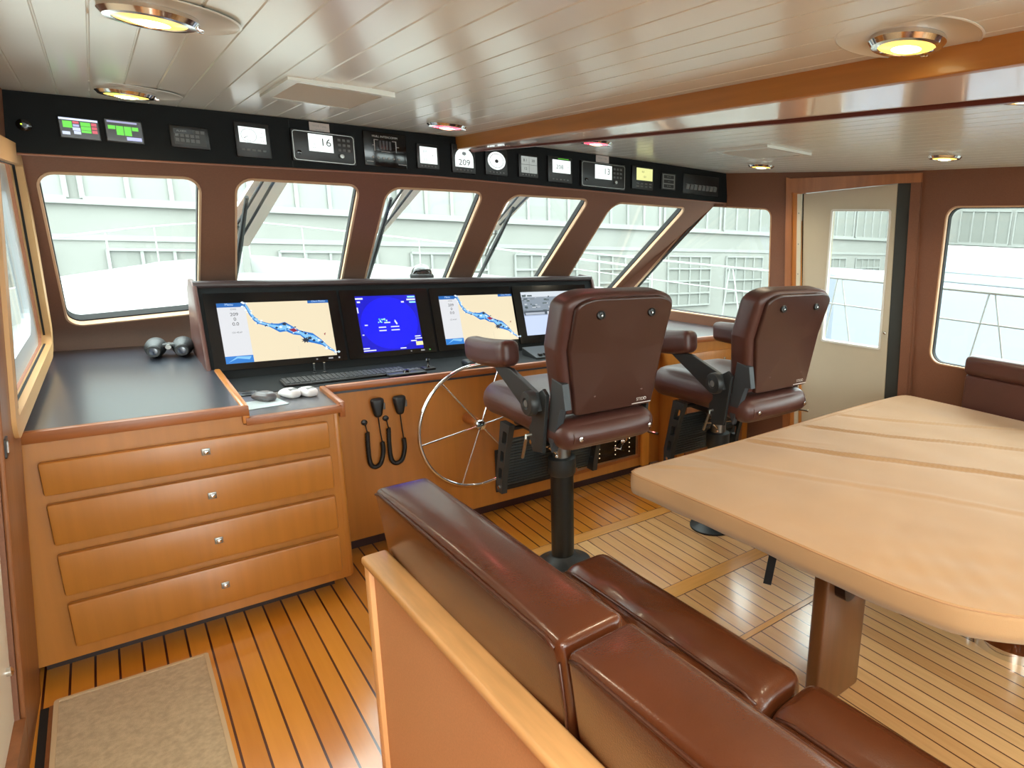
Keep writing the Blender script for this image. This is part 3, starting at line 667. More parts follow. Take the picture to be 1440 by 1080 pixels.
def monitor(label, l, r_, xs, draw, zt, zbm):
    """xs: bezel x0,x1 ; display u/v in x,z"""
    x0, x1 = xs; cx = (x0+x1)/2; o = MC(cx, .90, 0)
    t = thing('monitor', label, 'monitor', o, 0, 'four monitors in the black dashboard')
    def fm(u, v, w): return MC(u, v, w)-o
    bm = BM(); prism(bm, rpoly([(x0, .888), (x1, .888), (x1, 1.238), (x0, 1.238)], .006, 3), fm, -.002, .008); obj('bezel', bm, BLKG, t)
    V_ = fm(0, 1, 0)-fm(0, 0, 0)
    g = Gfx(fm(l, zbm, .008), Vector((r_-l, 0, 0)), V_*(zt-zbm)); draw(g); g.done('display', t)
    for k, (ux, col) in enumerate(((x1-.14, (150, 150, 150)), (x1-.085, (170, 170, 170)), (x1-.04, (90, 210, 90) if 'radar' in label else (200, 200, 200)))):
        g2 = Gfx(fm(ux, .901, .008), Vector((.02 if k == 1 else .007, 0, 0)), V_*.007); g2.rect(0, 0, 1, 1, em(col, .7)); g2.done('control_mark', t)
    return t
LAND = em((230, 216, 184), .86); SIDEP = em((206, 208, 212), .95); BLU = em((30, 110, 190), .95); LBL = em((120, 180, 226), 1.0); NAVY = em((16, 50, 96), .8); PALE = em((214, 222, 226), 1.0); HDR = em((28, 96, 170), .9); DRED = em((150, 30, 60), .8); DRK = em((40, 56, 80), .6)
def river(g, s=1):
    rnd = random.Random(4)
    path = [(.235, .97), (.26, .86), (.29, .74), (.33, .66), (.42, .60), (.50, .545), (.56, .56), (.62, .49), (.68, .44), (.74, .36), (.80, .33), (.87, .25), (.93, .14), (1.0, .05)]
    wd = [w_*1.35 for w_ in (.03, .045, .035, .02, .02, .05, .055, .05, .03, .06, .06, .035, .02, .008)]
    def band(k, m_, off=0):
        up_ = [(x+off, y+w*k) for (x, y), w in zip(path, wd)]; dn = [(x+off, y-w*k) for (x, y), w in zip(path, wd)]
        for i in range(len(path)-1): g.poly([dn[i], dn[i+1], up_[i+1], up_[i]], m_); g.lv -= 1
        g.lv += 1
    band(1.1, BLU); band(.6, LBL, .004)
    for (x, y, w) in zip([p_[0] for p_ in path], [p_[1] for p_ in path], wd):
        for k in range(5):
            a = rnd.uniform(-.03, .03); b = rnd.uniform(-.9, .9)*w; q = rnd.uniform(.006, .018)
            g.poly([(x+a-q, y+b), (x+a, y+b-q*1.3), (x+a+q, y+b), (x+a, y+b+q*1.3)], rnd.choice([BLU, LBL, PALE, NAVY, PALE]))
    for (x, y, r1) in ((.55, .60, .028), (.72, .30, .045), (.76, .33, .03)):
        pts = [(x+r1*(1 if k % 2 else .5)*math.cos(k*PI/8), y+r1*1.3*(1 if k % 2 else .5)*math.sin(k*PI/8)) for k in range(16)]; g.poly(pts, DRK)
    g.poly([(.58, .50), (.63, .52), (.66, .47), (.62, .45)], DRED); g.poly([(.9, .39), (.92, .41), (.91, .36)], DRED)
def dChart(g):
    g.rect(0, 0, 1, 1, LAND); g.rect(0, 0, .235, .93, SIDEP); g.rect(0, .93, .235, 1, HDR); g.rect(.80, .95, 1, 1, HDR); g.rect(0, 0, .235, .12, em((40, 120, 200), .9))
    g.poly([(.02, .02), (.1, .08), (.2, .05), (.22, .1), (.1, .11)], LBL); river(g)
    T_ = INK
    for (s, v) in (('COG', .885), ('209', .80), ('0', .72), ('0.0', .64), ('123 45.67', .50)): g.text(s, .13, v, .075 if len(s) < 4 and s != 'COG' else .035, T_)
    g.text('Menu', .10, .965, .05, em((190, 220, 250), .9)); g.text('Chart Plotter', .9, .975, .04, em((190, 220, 250), .9))
    for k in range(3): g.rect(.64+.0*k, .02, .6405, .2, GRYL)
def dRadar(g):
    BL = em((8, 14, 226), 1.0); BL2 = em((6, 8, 190), .95); g.rect(0, 0, 1, 1, BL2); g.circ(.5, .5, .47, .47, BL, n=40)
    rnd = random.Random(3); CY = em((150, 230, 220), .9); W_ = em((220, 226, 250), .9)
    for (x, y, w, h) in ((.0, .94, .12, .03), (.02, .88, .05, .03), (.86, .95, .13, .03), (.84, .9, .15, .03), (.88, .85, .11, .03), (.74, .86, .05, .03), (.0, .06, .1, .02), (.0, .02, .2, .02), (.8, .14, .1, .02), (.88, .18, .12, .02), (.88, .22, .1, .02), (.0, .7, .02, .1), (.02, .3, .03, .02), (.6, .02, .1, .02), (.08, .47, .05, .02), (.3, .42, .12, .02), (.3, .36, .12, .02), (.5, .42, .14, .02), (.5, .36, .14, .02), (.4, .5, .1, .02)): g.rect(x, y, x+w, y+h, CY if x > .84 and y > .8 else W_)
    g.rect(.88, .06, 1.0, .13, em((236, 226, 160), .95))
    for k in range(14): x = .3+rnd.random()*.16; y = .52+rnd.random()*.06; g.circ(x, y, .012, .012, rnd.choice([em((90, 230, 120), .9), CY, W_]), n=8)
    g.poly([(.58, .56), (.62, .48), (.60, .46), (.57, .52)], W_)
    for k in range(20): x = rnd.random(); y = rnd.random(); g.rect(x, y, x+.006, y+.006, BL2)
def dCam(g):
    rnd = random.Random(9); g.rect(0, 0, 1, 1, em((186, 200, 228), .95)); g.rect(0, .5, 1, 1, em((134, 146, 158), .85)); g.rect(0, .88, 1, 1, em((196, 204, 212), .95))
    for k in range(70):
        x = rnd.random()*.97; y = .55+rnd.random()*.35; w = .01+rnd.random()*.06; h = .01+rnd.random()*.04; c = rnd.choice([(96, 110, 118), (116, 126, 130), (160, 170, 180), (84, 98, 100), (200, 206, 212), (70, 84, 90)])
        g.rect(x, y, min(1, x+w), y+h, em(c, .85)); g.lv -= .5
    g.rect(0, .46, 1, .56, em((74, 84, 96), .8)); g.rect(.02, .47, .3, .52, em((170, 178, 190), .9)); g.rect(.34, .46, .6, .53, em((216, 222, 232), .95)); g.rect(.62, .5, .9, .56, em((150, 158, 170), .9))
    g.poly([(.45, .53), (.46, .66), (.47, .53)], em((220, 226, 236), .95)); g.rect(0, .44, 1, .455, em((160, 172, 196), .9))
zt, zbm = 1.192, .917
monitor('first monitor from the left, showing a cream chart with a blue river', .363, .823, (.318, .868), dChart, zt, zbm)
def x_(px, py): return mc(px, py).x
monitor('second monitor from the left, showing a bright blue radar picture', x_(499, 420), x_(590, 455), (.880, 1.325), dRadar, 1.205, .915)
monitor('third monitor from the left, showing the river chart, partly behind the chair arm', x_(617, 421), x_(724, 445), (1.337, 1.825), dChart, 1.192, .92)
monitor('fourth monitor from the left, showing a grey camera view of a harbour', x_(732, 414), x_(732, 414)+.475, (1.840, 2.37), dCam, 1.20, .935)

# things on the shelves
SZ = .850
t = thing('keyboard', 'black keyboard lying on the dark shelf under the left monitors', 'keyboard', (.80, 3.42, SZ), 0)
bm = BM(); box(bm, (-.27, -.065, 0), (.27, .065, .014), .004); obj('case', bm, BLK, t, True)
KM = mat('key_caps', (52, 54, 56), .5)
bm = BM()
for i in range(26):
    for j in range(5): box(bm, (-.262+.0202*i, -.058+.0235*j, .013), (-.2455+.0202*i, -.039+.0235*j, .019), .0015, seg=1)
o = obj('keys', bm, KM, t)
t = thing('mouse_pad', 'pale grey rectangular mouse pad on the lower shelf', 'mouse pad', (.405, 3.10, SZ), .16)
bm = BM(); box(bm, (-.075, -.065, 0), (.075, .065, .003), .001); obj('pad', bm, mat('pale_pad', (176, 190, 194), .6), t)
def mouse(label, x, y, z, rz, kind):
    t = thing('computer_mouse', label, 'mouse', (x, y, z), rz, 'computer mice on the lower shelf')
    fn = lambda p: (p.x*(1-.25*abs(p.y)/.055), p.y, p.z*(1-.55*max(0, p.y/.055)**2) if p.z > .01 else p.z)
    bm = BM(); rbox(bm, (-.031, -.052, 0), (.031, .052, .036), .017, 4, (0, 0, .003), fn=fn); obj('shell', bm, mat('mouse_grey', (92, 90, 92), .35) if kind == 'g' else mat('mouse_white', (222, 220, 222), .25), t, 'full')
    bm = BM(); rbox(bm, (-.012, .006, .024), (.012, .036, .034), .005, 2); obj('wheel', bm, BLK, t, 'full')
    if kind == 'w':
        bm = BM(); rbox(bm, (-.018, -.04, .028), (.018, -.012, .0385), .005, 2); obj('button', bm, GREYP, t, 'full')
p = hit(371, 557, (0, 0, .87), (0, 0, 1)); mouse('dark grey computer mouse sitting on the pale pad', p.x, p.y, SZ+.003, .5, 'g')
p = hit(407, 553, (0, 0, .865), (0, 0, 1)); mouse('white and silver computer mouse, left one of the pair on the shelf', p.x, p.y, SZ, .35, 'w')
p = hit(432, 551, (0, 0, .865), (0, 0, 1)); mouse('white and silver computer mouse, right one of the pair on the shelf', p.x, p.y, SZ, .3, 'w')
t = thing('drink_coaster', 'black ring shaped cup holder at the left end of the shelf', 'cup holder', (.385, 3.32, SZ))
bm = BM(); lathe(bm, [(.042, 0), (.044, .004), (.040, .006), (.036, .002), (.002, .001)], (0, 0, 0), 32); obj('ring', bm, mat('dark_ring', (40, 40, 42), .3), t, True)
for i, (px, py) in enumerate(((453, 533), (467, 531))):
    p = hit(px, py, (0, 0, SZ), (0, 0, 1)); t = thing('toggle_lever', ('left' if i == 0 else 'right')+' one of two slim chrome levers standing behind the keyboard', 'lever', (p.x, 3.60, SZ), 0, 'chrome levers behind the keyboard')
    bm = BM(); lathe(bm, [(.010, 0), (.010, .004), (.004, .006)], (0, 0, 0), 16); obj('base', bm, BLK, t, True)
    bm = BM(); cyl(bm, (0, 0, .004), (0, -.004, .052), .003, 10, .005); obj('stem', bm, CHROME, t, True)
def joy(x, y, label):
    t = thing('joystick', label, 'joystick', (x, y, SZ), 0, 'small black joysticks on the helm shelf')
    bm = BM(); box(bm, (-.03, -.03, 0), (.03, .03, .012), .004); obj('base', bm, BLK, t, True)
    bm = BM(); lathe(bm, [(.012, .012), (.006, .02), (.006, .04), (.013, .048), (.010, .058), (.002, .060)], (0, 0, 0), 18); obj('stick', bm, BLKG, t, True)
joy(1.185, 3.42, 'small black joystick on the shelf below the blue radar monitor')
joy(1.60, 3.40, 'small black joystick on the shelf behind the steering wheel rim')
t = thing('control_unit', 'flat black trackball control unit with small keys below the radar monitor', 'control unit', (1.05, 3.36, SZ), 0)
bm = BM(); box(bm, (-.09, -.05, 0), (.09, .05, .016), .004); obj('case', bm, BLK, t, True)
bm = BM()
for i in range(8):
    for j in range(2): box(bm, (-.08+.02*i, .005+.02*j, .015), (-.066+.02*i, .018+.02*j, .02), .001, seg=1)
obj('keys', bm, GREYP, t)
bm = BM(); lathe(bm, [(.018, .012), (.017, .02), (.011, .028), (.002, .03)], (0, -.022, 0), 20); obj('trackball', bm, BLKG, t, True)
t = thing('throttle_control', 'low dark throttle control box on the shelf behind the wheel', 'control unit', (1.42, 3.40, SZ), 0)
bm = BM(); rbox(bm, (-.05, -.05, 0), (.05, .05, .03), .012, 3); obj('case', bm, DKGREY, t, 'full')
bm = BM(); tube(bm, [(-.02, 0, .02), (-.02, -.02, .06)], .005, 8); rbox(bm, (-.03, -.035, .055), (.03, -.012, .07), .007, 3); obj('handle', bm, BLKG, t, 'full')
t = thing('organ_switch_unit', 'dark grey switch box with a row of ribbed keys under the harbour monitor', 'control unit', (1.98, 3.45, SZ), 0)
bm = BM(); prism(bm, [(-.09, 0), (.09, 0), (.09, .045), (-.09, .012)], lambda u, v, w: Vector((w, u, v)), -.2, .2, bev=.003); obj('case', bm, DKGREY, t)
for k in range(10):
    bm = BM(); box(bm, (-.17+.035*k, -.07, .016), (-.147+.035*k, -.045, .03), .003); obj('key', bm, BLK, t)

# compass on the console top
p = hit(594, 400, (0, 3.88, 0), (0, 1, 0))
t = thing('compass', 'black domed ship compass standing on top of the monitor console', 'compass', (p.x, 3.88, 1.285))
bm = BM(); lathe(bm, [(.062, -.002), (.064, .02), (.060, .028), (.058, .03)], (0, 0, 0), 32); obj('base_ring', bm, BLK, t, True)
bm = BM(); lathe(bm, [(.055, .03), (.052, .05), (.040, .068), (.022, .078), (.002, .081)], (0, 0, 0), 32); obj('dome', bm, mat('smoked_dome', (26, 28, 30), .06, coat=1, coat_r=.03), t, True)
bm = BM(); tube(bm, [(.056*math.cos(a), .0, .032+.05*math.sin(a)) for a in [PI*k/14 for k in range(15)]], .003, 6); obj('guard', bm, STEEL, t, True)

# binoculars
p = hit(238, 502, (0, 0, .90), (0, 0, 1))
t = thing('binoculars', 'black binoculars lying on the dark desk by the port front window', 'binoculars', (p.x+.005, p.y+.02, .898), -.12); t.scale = (1.12, 1.12, 1.15)
RB = mat('binocular_rubber', (40, 42, 44), .5, bump=.3, bscale=500)
for s in (-1, 1):
    bm = BM(); lathe(bm, [(.021, -.07), (.024, -.06), (.024, -.045), (.019, -.04), (.022, -.025), (.036, .0), (.038, .035), (.038, .075), (.034, .08)], (s*.047, 0, .038), 28, (0, 1, .0)); b = obj('barrel', bm, RB, t, True)
    bm = BM(); lathe(bm, [(.0225, -.080), (.0245, -.078), (.0245, -.066), (.0205, -.064)], (s*.047, 0, .038), 28, (0, 1, 0)); obj('eyecup', bm, BLK, b, True)
    bm = BM(); lathe(bm, [(.017, -.0795), (.012, -.0805), (.002, -.081)], (s*.047, 0, .038), 24, (0, 1, 0)); obj('eyepiece_lens', bm, mat('lens_glass', (36, 44, 60), .04, coat=1), b, True)
bm = BM(); rbox(bm, (-.028, -.01, .038), (.028, .02, .058), .008, 3); rbox(bm, (-.026, .045, .038), (.026, .06, .054), .006, 3); obj('bridge', bm, BLK, t, 'full')
bm = BM(); cyl(bm, (0, -.028, .046), (0, .05, .046), .010, 20); obj('focus_wheel', bm, STEEL, t, True)

# ------------------------------------------------------------------ steering wheel
WC = Vector((1.300, 3.055, .612))
t = thing('steering_wheel', 'large six-spoked chrome steering wheel in front of the helm console', 'steering wheel', WC, 0)
AX = Vector((.10, -1, .02)).normalized(); qx = AX.orthogonal(); qx = Vector((1, 0, 0)); qx = (qx-AX*qx.dot(AX)).normalized(); qz = qx.cross(AX)*-1
if qz.z < 0: qz = -qz
R_ = .315
bm = BM(); tube(bm, [tuple(qx*R_*math.cos(2*PI*k/72)+qz*R_*math.sin(2*PI*k/72)) for k in range(72)], .0085, 10, True); obj('rim', bm, CHROME, t, 'full')
for k in range(6):
    a = math.radians(8+60*k); d = qx*math.cos(a)+qz*math.sin(a)
    bm = BM(); cyl(bm, tuple(d*.02-AX*.0), tuple(d*(R_-.004)), .0042, 10); obj('spoke', bm, CHROME, t, True)
bm = BM(); lathe(bm, [(.028, -.02), (.030, -.004), (.024, .008), (.010, .014), (.002, .015)], (0, 0, 0), 28, tuple(AX)); obj('hub', bm, CHROME, t, True)
bm = BM(); cyl(bm, (0, .01, 0), (0, CFY-WC.y-.006, .0), .020, 20, .030); obj('shaft', bm, WOODH, t, True)

# ------------------------------------------------------------------ radio handsets
def handset(px, py, spx, label):
    p = hit(px, py, (0, CFY-.02, 0), (0, 1, 0)); t = thing('radio_handset', label, 'handset', (p.x, CFY, p.z), 0, 'radio handsets hanging on the helm console')
    fn = lambda q: (q.x*(1.02+.36*(q.z/.045)-.22*max(0, q.z/.045-.35)), q.y, q.z)
    bm = BM(); box(bm, (-.018, -.012, -.014), (.018, 0, .03), .003); obj('wall_clip', bm, BLK, t)
    bm = BM(); rbox(bm, (-.025, -.044, -.050), (.025, -.012, .045), .0155, 4, fn=fn); body = obj('microphone', bm, BLK, t, 'full')
    bm = BM()
    for k in range(4): box(bm, (-.014, -.0435, .006+.008*k), (.014, -.0415, .009+.008*k))
    obj('speaker_slots', bm, DKGREY, body)
    bm = BM(); rbox(bm, (.022, -.036, -.015), (.034, -.018, .02), .005, 2); obj('talk_button', bm, GREYP, body, 'full')
    s = hit(spx[0], spx[1], (0, CFY-.0, 0), (0, 1, 0))-Vector((p.x, CFY, p.z))
    bm = BM(); lathe(bm, [(.014, 0), (.013, .008), (.005, .012)], (s.x, 0, s.z), 20, (0, -1, 0)); obj('socket', bm, BLK, t, True)
    zl = -.22
    A = [Vector((0, -.027, -.045)), Vector((.006, -.02, -.12)), Vector((.012, -.016, -.18))]
    B = [Vector((s.x, -.014, s.z)), Vector((s.x+.006, -.016, s.z-.05))]
    bm = BM(); tube(bm, curve(A, 6), .0028, 6); tube(bm, curve(B, 6), .0028, 6)
    U = curve([A[-1], (.013, -.016, -.23), (-.002, -.016, -.285), ((s.x)*.5, -.016, -.30), (s.x+.008, -.016, -.275), (s.x+.004, -.016, -.20), B[-1]], 26)
    hel = []; n = len(U)
    for i in range(n*3):
        f = i/3; k = min(int(f), n-2); q = U[k].lerp(U[k+1], f-k); tg = (U[k+1]-U[k]).normalized(); s1 = Vector((0, 1, 0)); s2 = tg.cross(s1).normalized(); a = i*1.35
        hel.append(q+(s1*math.cos(a)+s2*math.sin(a))*.0085)
    tube(bm, hel, .0032, 5); obj('coiled_cord', bm, BLK, t, 'full')
handset(530, 572, (512, 594), 'black radio handset with coiled cord, left one of the two on the console')
handset(561, 568, (542, 588), 'black radio handset with coiled cord, right one nearer the steering wheel')

# ------------------------------------------------------------------ starboard desk
t = thing('starboard_desk', 'wooden cabinet with dark top in the far corner under the right window, behind the chairs', 'cabinet', (2.9, 3.02, 0))
def D(x, y, z): return Vector((x-2.9, y-3.02, z))
bm = BM(); prism(bm, [(2.60, 3.02), (3.265, 3.02), (3.15, 3.55), (2.60, 3.55)], lambda u, v, w: D(u, v, w), .08, .93); obj('carcass', bm, WOOD, t)
bm = BM(); prism(bm, [(2.59, 3.02), (3.268, 3.02), (3.03, 4.20), (2.59, 4.20)], lambda u, v, w: D(u, v, w), .932, .955); obj('top', bm, DESK, t)
bm = BM(); box(bm, D(2.585, 3.0, .925), D(3.268, 3.022, .962), .005); obj('edging', bm, WOODH, t, True)
bm = BM(); box(bm, D(2.66, 3.005, .62), D(3.20, 3.022, .86), .006); dr = obj('drawer', bm, WOOD, t, True)
bm = BM(); lathe(bm, [(.010, 0), (.009, .006), (.002, .007)], D(2.98, 3.005, .80), 16, (0, -1, 0)); obj('lock_button', bm, CHROME, dr, True)
bm = BM(); box(bm, D(2.66, 3.005, .14), D(3.20, 3.022, .58), .006); obj('door', bm, WOODD, t, True)
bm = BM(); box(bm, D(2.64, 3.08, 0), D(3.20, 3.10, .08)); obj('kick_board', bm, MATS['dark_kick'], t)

# ------------------------------------------------------------------ pilot chairs
def chair():
    t = thing('pilot_chair', '', 'pilot chair')
    bm = BM(); lathe(bm, [(.135, .004), (.135, .014), (.118, .020), (.075, .045), (.062, .060), (.060, .062)], (0, 0, 0), 40); obj('base_flange', bm, DKGREY, t, True)
    bm = BM(); cyl(bm, (0, 0, .05), (0, 0, .50), .054, 32); col = obj('column', bm, mat('column_black', (34, 36, 35), .4, metal=.3), t, True)
    bm = BM(); lathe(bm, [(.056, .475), (.064, .485), (.066, .53), (.064, .56), (.050, .565)], (0, 0, 0), 32); obj('collar', bm, DKGREY, col, True)
    bm = BM(); cyl(bm, (0, 0, .56), (0, 0, .64), .042, 28); obj('piston', bm, STEEL, t, True)
    bm = BM(); lathe(bm, [(.05, .635), (.075, .65), (.10, .69), (.10, .735)], (0, -.02, 0), 28); box(bm, (-.16, -.20, .71), (.16, .16, .745), .008); obj('seat_mount', bm, BLK, t, True)
    bm = BM(); tube(bm, [(-.055, -.05, .60), (-.10, -.06, .645)], .005, 8); tube(bm, [(-.13, -.02, .640), (.02, -.12, .655)], .006, 8); lathe(bm, [(.009, 0), (.009, .01), (.002, .012)], (-.055, -.05, .585), 12); obj('height_lever', bm, CHROME, t, True)
    # seat
    fn = lambda p: (p.x, p.y, p.z-(.02*(p.y/.3)**2 if p.y > .1 else 0))
    bm = BM(); rbox(bm, (-.262, -.27, .762), (.262, .295, .922), .072, 8, (.012, .02, .012), fn=fn); seat = obj('seat_cushion', bm, LEATHC, t, 'full')
    bm = BM(); rbox(bm, (-.245, -.435, .745), (.225, -.235, .865), .055, 8, (.0, .012, .01)); rl = obj('rear_roll', bm, LEATHC, t, 'full')
    for sx in (-.17, .17):
        bm = BM(); lathe(bm, [(.010, 0), (.010, .004), (.004, .006)], (sx, -.446, .80), 14, (0, -1, 0)); obj('roll_stud', bm, CHROME, rl, True)
    for xx in (-.195, .185):
        bm = BM(); P_ = [(xx, -.235+(-.10)+.103*math.cos(a), .805+.063*math.sin(a)) for a in [PI*.25+PI*1.2*k/14 for k in range(15)]]; tube(bm, P_, .004, 6); obj('piping', bm, PIPE, rl, 'full')
    # backrest: lower rear at y=-.42 z=.89, upper rear at y=-.53 z=1.37
    def BK(u, v, w): # u across, v up 0..1, w forward
        yy = -.425-.105*v+(.03*math.sin(PI*v)); zz = .885+.495*v
        return Vector((u, yy+w, zz+w*.10))
    prof = rpoly([(-.215, 0), (.215, 0), (.262, .55), (.262, 1.0), (-.262, 1.0), (-.262, .55)], [.03, .03, .2, .12, .12, .2], 8)
    def soft(name, prof, w0, w1, r, m_, par, sc=(1, 1), n=5):
        bm = BM(); R = []; steps = []
        for k in range(n+1):
            a = PI/2*k/n; steps.append((w0+r*(1-math.sin(a)), r*(1-math.cos(a))))
        steps = [(w0+r-r*math.sin(PI/2*k/n), r-r*math.cos(PI/2*k/n)) for k in range(n, -1, -1)]
        steps = [(w, ins) for w, ins in steps]+[(w1-r+r*math.sin(PI/2*k/n), r-r*math.cos(PI/2*k/n)) for k in range(0, n+1)]
        cx_ = sum(p[0] for p in prof)/len(prof); cy_ = sum(p[1] for p in prof)/len(prof)
        for w, ins in steps:
            row = []
            for (u, v) in prof:
                dx = u-cx_; dy = (v-cy_)*.5; l = math.hypot(dx, dy) or 1
                row.append(bm.verts.new(BK(u-dx/l*ins, v-(dy/l*ins)/.5, w)))
            R.append(row)
        for a, b in zip(R[:-1], R[1:]):
            for i in range(len(a)): bm.faces.new((a[i], a[(i+1) % len(a)], b[(i+1) % len(a)], b[i]))
        for row in (R[0][::-1], R[-1]):   # caps with inner rings for shading
            prev = row
            for q in (.7, .35):
                c = sum((v.co for v in row), Vector())/len(row); nr = [bm.verts.new(c+(v.co-c)*q) for v in row]
                for i in range(len(row)): bm.faces.new((prev[i], prev[(i+1) % len(row)], nr[(i+1) % len(row)], nr[i]))
                prev = nr
            bm.faces.new(prev)
        return obj(name, bm, m_, par, 'full')
    back = soft('backrest', prof, .02, .15, .035, LEATHC, t)
    prof2 = rpoly([(-.180, .01), (.195, .01), (.235, .55), (.235, .97), (-.225, .97), (-.225, .55)], [.02, .02, .2, .1, .1, .2], 8)
    shell = soft('back_shell', prof2, .0, .045, .012, SHELLM, back)
    for (u, v) in ((-.12, .84), (.12, .84), (-.10, .17), (.13, .17)):
        bm = BM(); lathe(bm, [(.018, .012), (.018, -.008), (.012, -.011), (.011, -.007), (.002, -.007)] if v > .5 else [(.009, 0), (.008, -.004), (.001, -.005)], BK(u, v, -.002)-Vector((0, .004 if v > .5 else .002, 0)), 20, (0, 1, -.2)); b_ = obj('button', bm, BLK if v > .5 else PIPE, shell, True)
        if v > .5:
            bm = BM(); lathe(bm, [(.005, 0), (.004, -.002), (.001, -.003)], BK(u, v, -.011)-Vector((0, .006, 0)), 10, (0, 1, -.2)); obj('screw', bm, CHROME, b_ if False else shell, True)
    o_ = BK(.085, .035, -.005); v_ = (BK(.085, .1, 0)-BK(.085, .035, 0)).normalized()*.03
    g = Gfx(o_, Vector((.10, 0, 0)), v_); g.text('STIDD', .5, .62, .62, mat('silver_print', (220, 214, 210), .3, metal=.3)); g.rect(0, .02, 1, .14, MATS['silver_print']); g.done('name_mark', shell)
    # side mechanism, arms, both sides
    for s in (-1, 1):
        x0 = s*.268
        M_ = Matrix.Translation((x0+s*.0, .13, 1.062)) @ Matrix.Rotation(-.10, 4, 'X')
        fn = lambda p: (p.x, p.y, p.z+.012*(p.y/.2)**2)
        bm = BM(); rbox(bm, (-.044, -.200, -.052), (.044, .200, .058), .032, 6, (0, 0, .006), M=M_, fn=fn); ap = obj('armrest_pad', bm, LEATHC, t, 'full')
        def SD(u, v, w): return Vector((x0+s*w, u, v))
        bm = BM(); prism(bm, [(.13, 1.03), (-.07, 1.03), (-.28, .972), (-.305, .90), (-.21, .868)], SD, -.010, .010, bev=.003); ar = obj('arm_bracket', bm, DKGREY, t)
        bm = BM(); lathe(bm, [(.052, 0), (.052, .022), (.046, .030), (.024, .032), (.020, .026), (.002, .026)], (x0+s*.008, -.255, .925), 32, (s, 0, 0)); pv = obj('pivot_disc', bm, DKGREY, t, True)
        bm = BM(); lathe(bm, [(.015, 0), (.015, .005), (.004, .006)], (x0+s*.034, -.255, .925), 16, (s, 0, 0)); obj('pivot_bolt', bm, GREYP, pv, True)
        bm = BM(); prism(bm, [(-.20, .93), (-.19, .76), (-.22, .705), (-.30, .72), (-.34, .97), (-.31, .99)], SD, -.022, -.006, bev=.003); obj('side_plate', bm, DKGREY, t)
        if s < 0: bm = BM(); prism(bm, [(-.34, .73), (-.41, .93), (-.45, .93), (-.43, 1.03), (-.35, 1.04), (-.31, .80)], SD, -.055, -.025, bev=.003); obj('back_hinge', bm, mat('hinge_slate', (58, 62, 66), .5, metal=.2), t)
        bm = BM(); tube(bm, [(x0+s*.006, -.235, .785), (x0+s*.03, -.235, .785), (x0+s*.032, -.24, .775), (x0+s*.03, -.20, .68)], .007, 8); obj('recline_lever', bm, STEEL if s < 0 else DKGREY, t, True)
        bm = BM(); lathe(bm, [(.010, 0), (.010, .003), (.002, .004)], (x0+s*-.004, -.21, .745), 12, (s, 0, 0)); obj('plate_screw', bm, CHROME, t, True)
        # footrest side arm, slotted
        xf = s*.232
        def FR(u, v, w): return Vector((xf+s*w, u, v))
        arm = [(.02, .765), (-.03, .765), (.07, .60), (.12, .46), (.14, .405), (.185, .41), (.17, .50), (.13, .62)]
        arm = [(.085, .76), (-.005, .76), (.045, .62), (.085, .47), (.095, .405), (.150, .405), (.150, .48), (.120, .60)]
        sl = [[(.060, .72), (.022, .72), (.038, .66), (.080, .66)], [(.090, .62), (.058, .62), (.070, .565), (.103, .565)], [(.115, .53), (.085, .53), (.095, .475), (.125, .475)]]
        bm = BM(); plate(bm, arm, [rpoly(q, .006, 3) for q in sl], FR, 0, .026); obj('footrest_arm', bm, DKGREY, t)
        bm = BM(); lathe(bm, [(.009, 0), (.009, .004), (.003, .006)], FR(.12, .43, .026), 14, (s, 0, 0)); obj('footrest_bolt', bm, CHROME, t, True)
    # tread
    def TR(u, v, w): return Vector((u, .145-.10*(v-.42)/.3+w, v+w*.3))
    bm = BM(); prism(bm, [(-.232, .42), (.232, .42), (.232, .67), (-.232, .67)], TR, 0, .014, bev=.002); tr = obj('footrest_tread', bm, mat('tread_grey', (62, 70, 72), .28, metal=.3), t)
    bm = BM()
    for k in range(15): prism(bm, [(-.225, .43+.0158*k), (.225, .43+.0158*k), (.225, .436+.0158*k), (-.225, .436+.0158*k)], TR, -.004, .001)
    obj('tread_ribs', bm, mat('tread_rib', (40, 46, 48), .4), tr)
    bm = BM(); tube(bm, [(-.24, .03, .735), (.24, .03, .735)], .010, 10); obj('footrest_bar', bm, BLK, t, True)
    bm = BM(); tube(bm, [(.22, -.33, .755), (.235, -.36, .735), (.25, -.41, .735)], .006, 8); obj('tilt_knob', bm, CHROME, t, True)
    return t
c1 = chair(); c1.location = (1.46, 2.53, .0); tag(c1, 'brown leather pilot chair at the steering wheel, left one of the two', group='brown leather pilot chairs on black pedestals')
c2 = copy_tree(c1); c2.location = (2.335, 2.375, .0); tag(c2, 'brown leather pilot chair near the wooden door, right one of the two')

# ------------------------------------------------------------------ sofa
SY0, SY1, SYA = 1.80, .84, -1.5
t = thing('sofa', 'long built-in sofa base with tan back panel and wooden capping in the foreground', 'sofa', (.8, 1.8, 0))
def D(x, y, z): return (x-.8, y-1.8, z)
bm = BM(); box(bm, D(.434, SYA, .0), D(.478, SY0-.006, .684)); obj('back_panel', bm, TAN, t)
bm = BM(); box(bm, D(.414, SYA, .682), D(.484, SY0+.010, .708), .010, seg=3); obj('capping', bm, WOODC, t, True)
bm = BM(); box(bm, D(.420, SY0-.028, .0), D(.484, SY0+.008, .69), .008); obj('end_post', bm, mat('oak_post', (236, 180, 120), .4, noise=.14, nscale=(30, 30, 2)), t, True)
bm = BM(); box(bm, D(.486, SYA, .03), D(1.17, SY0-.02, .335), .006); obj('base', bm, WOOD, t)
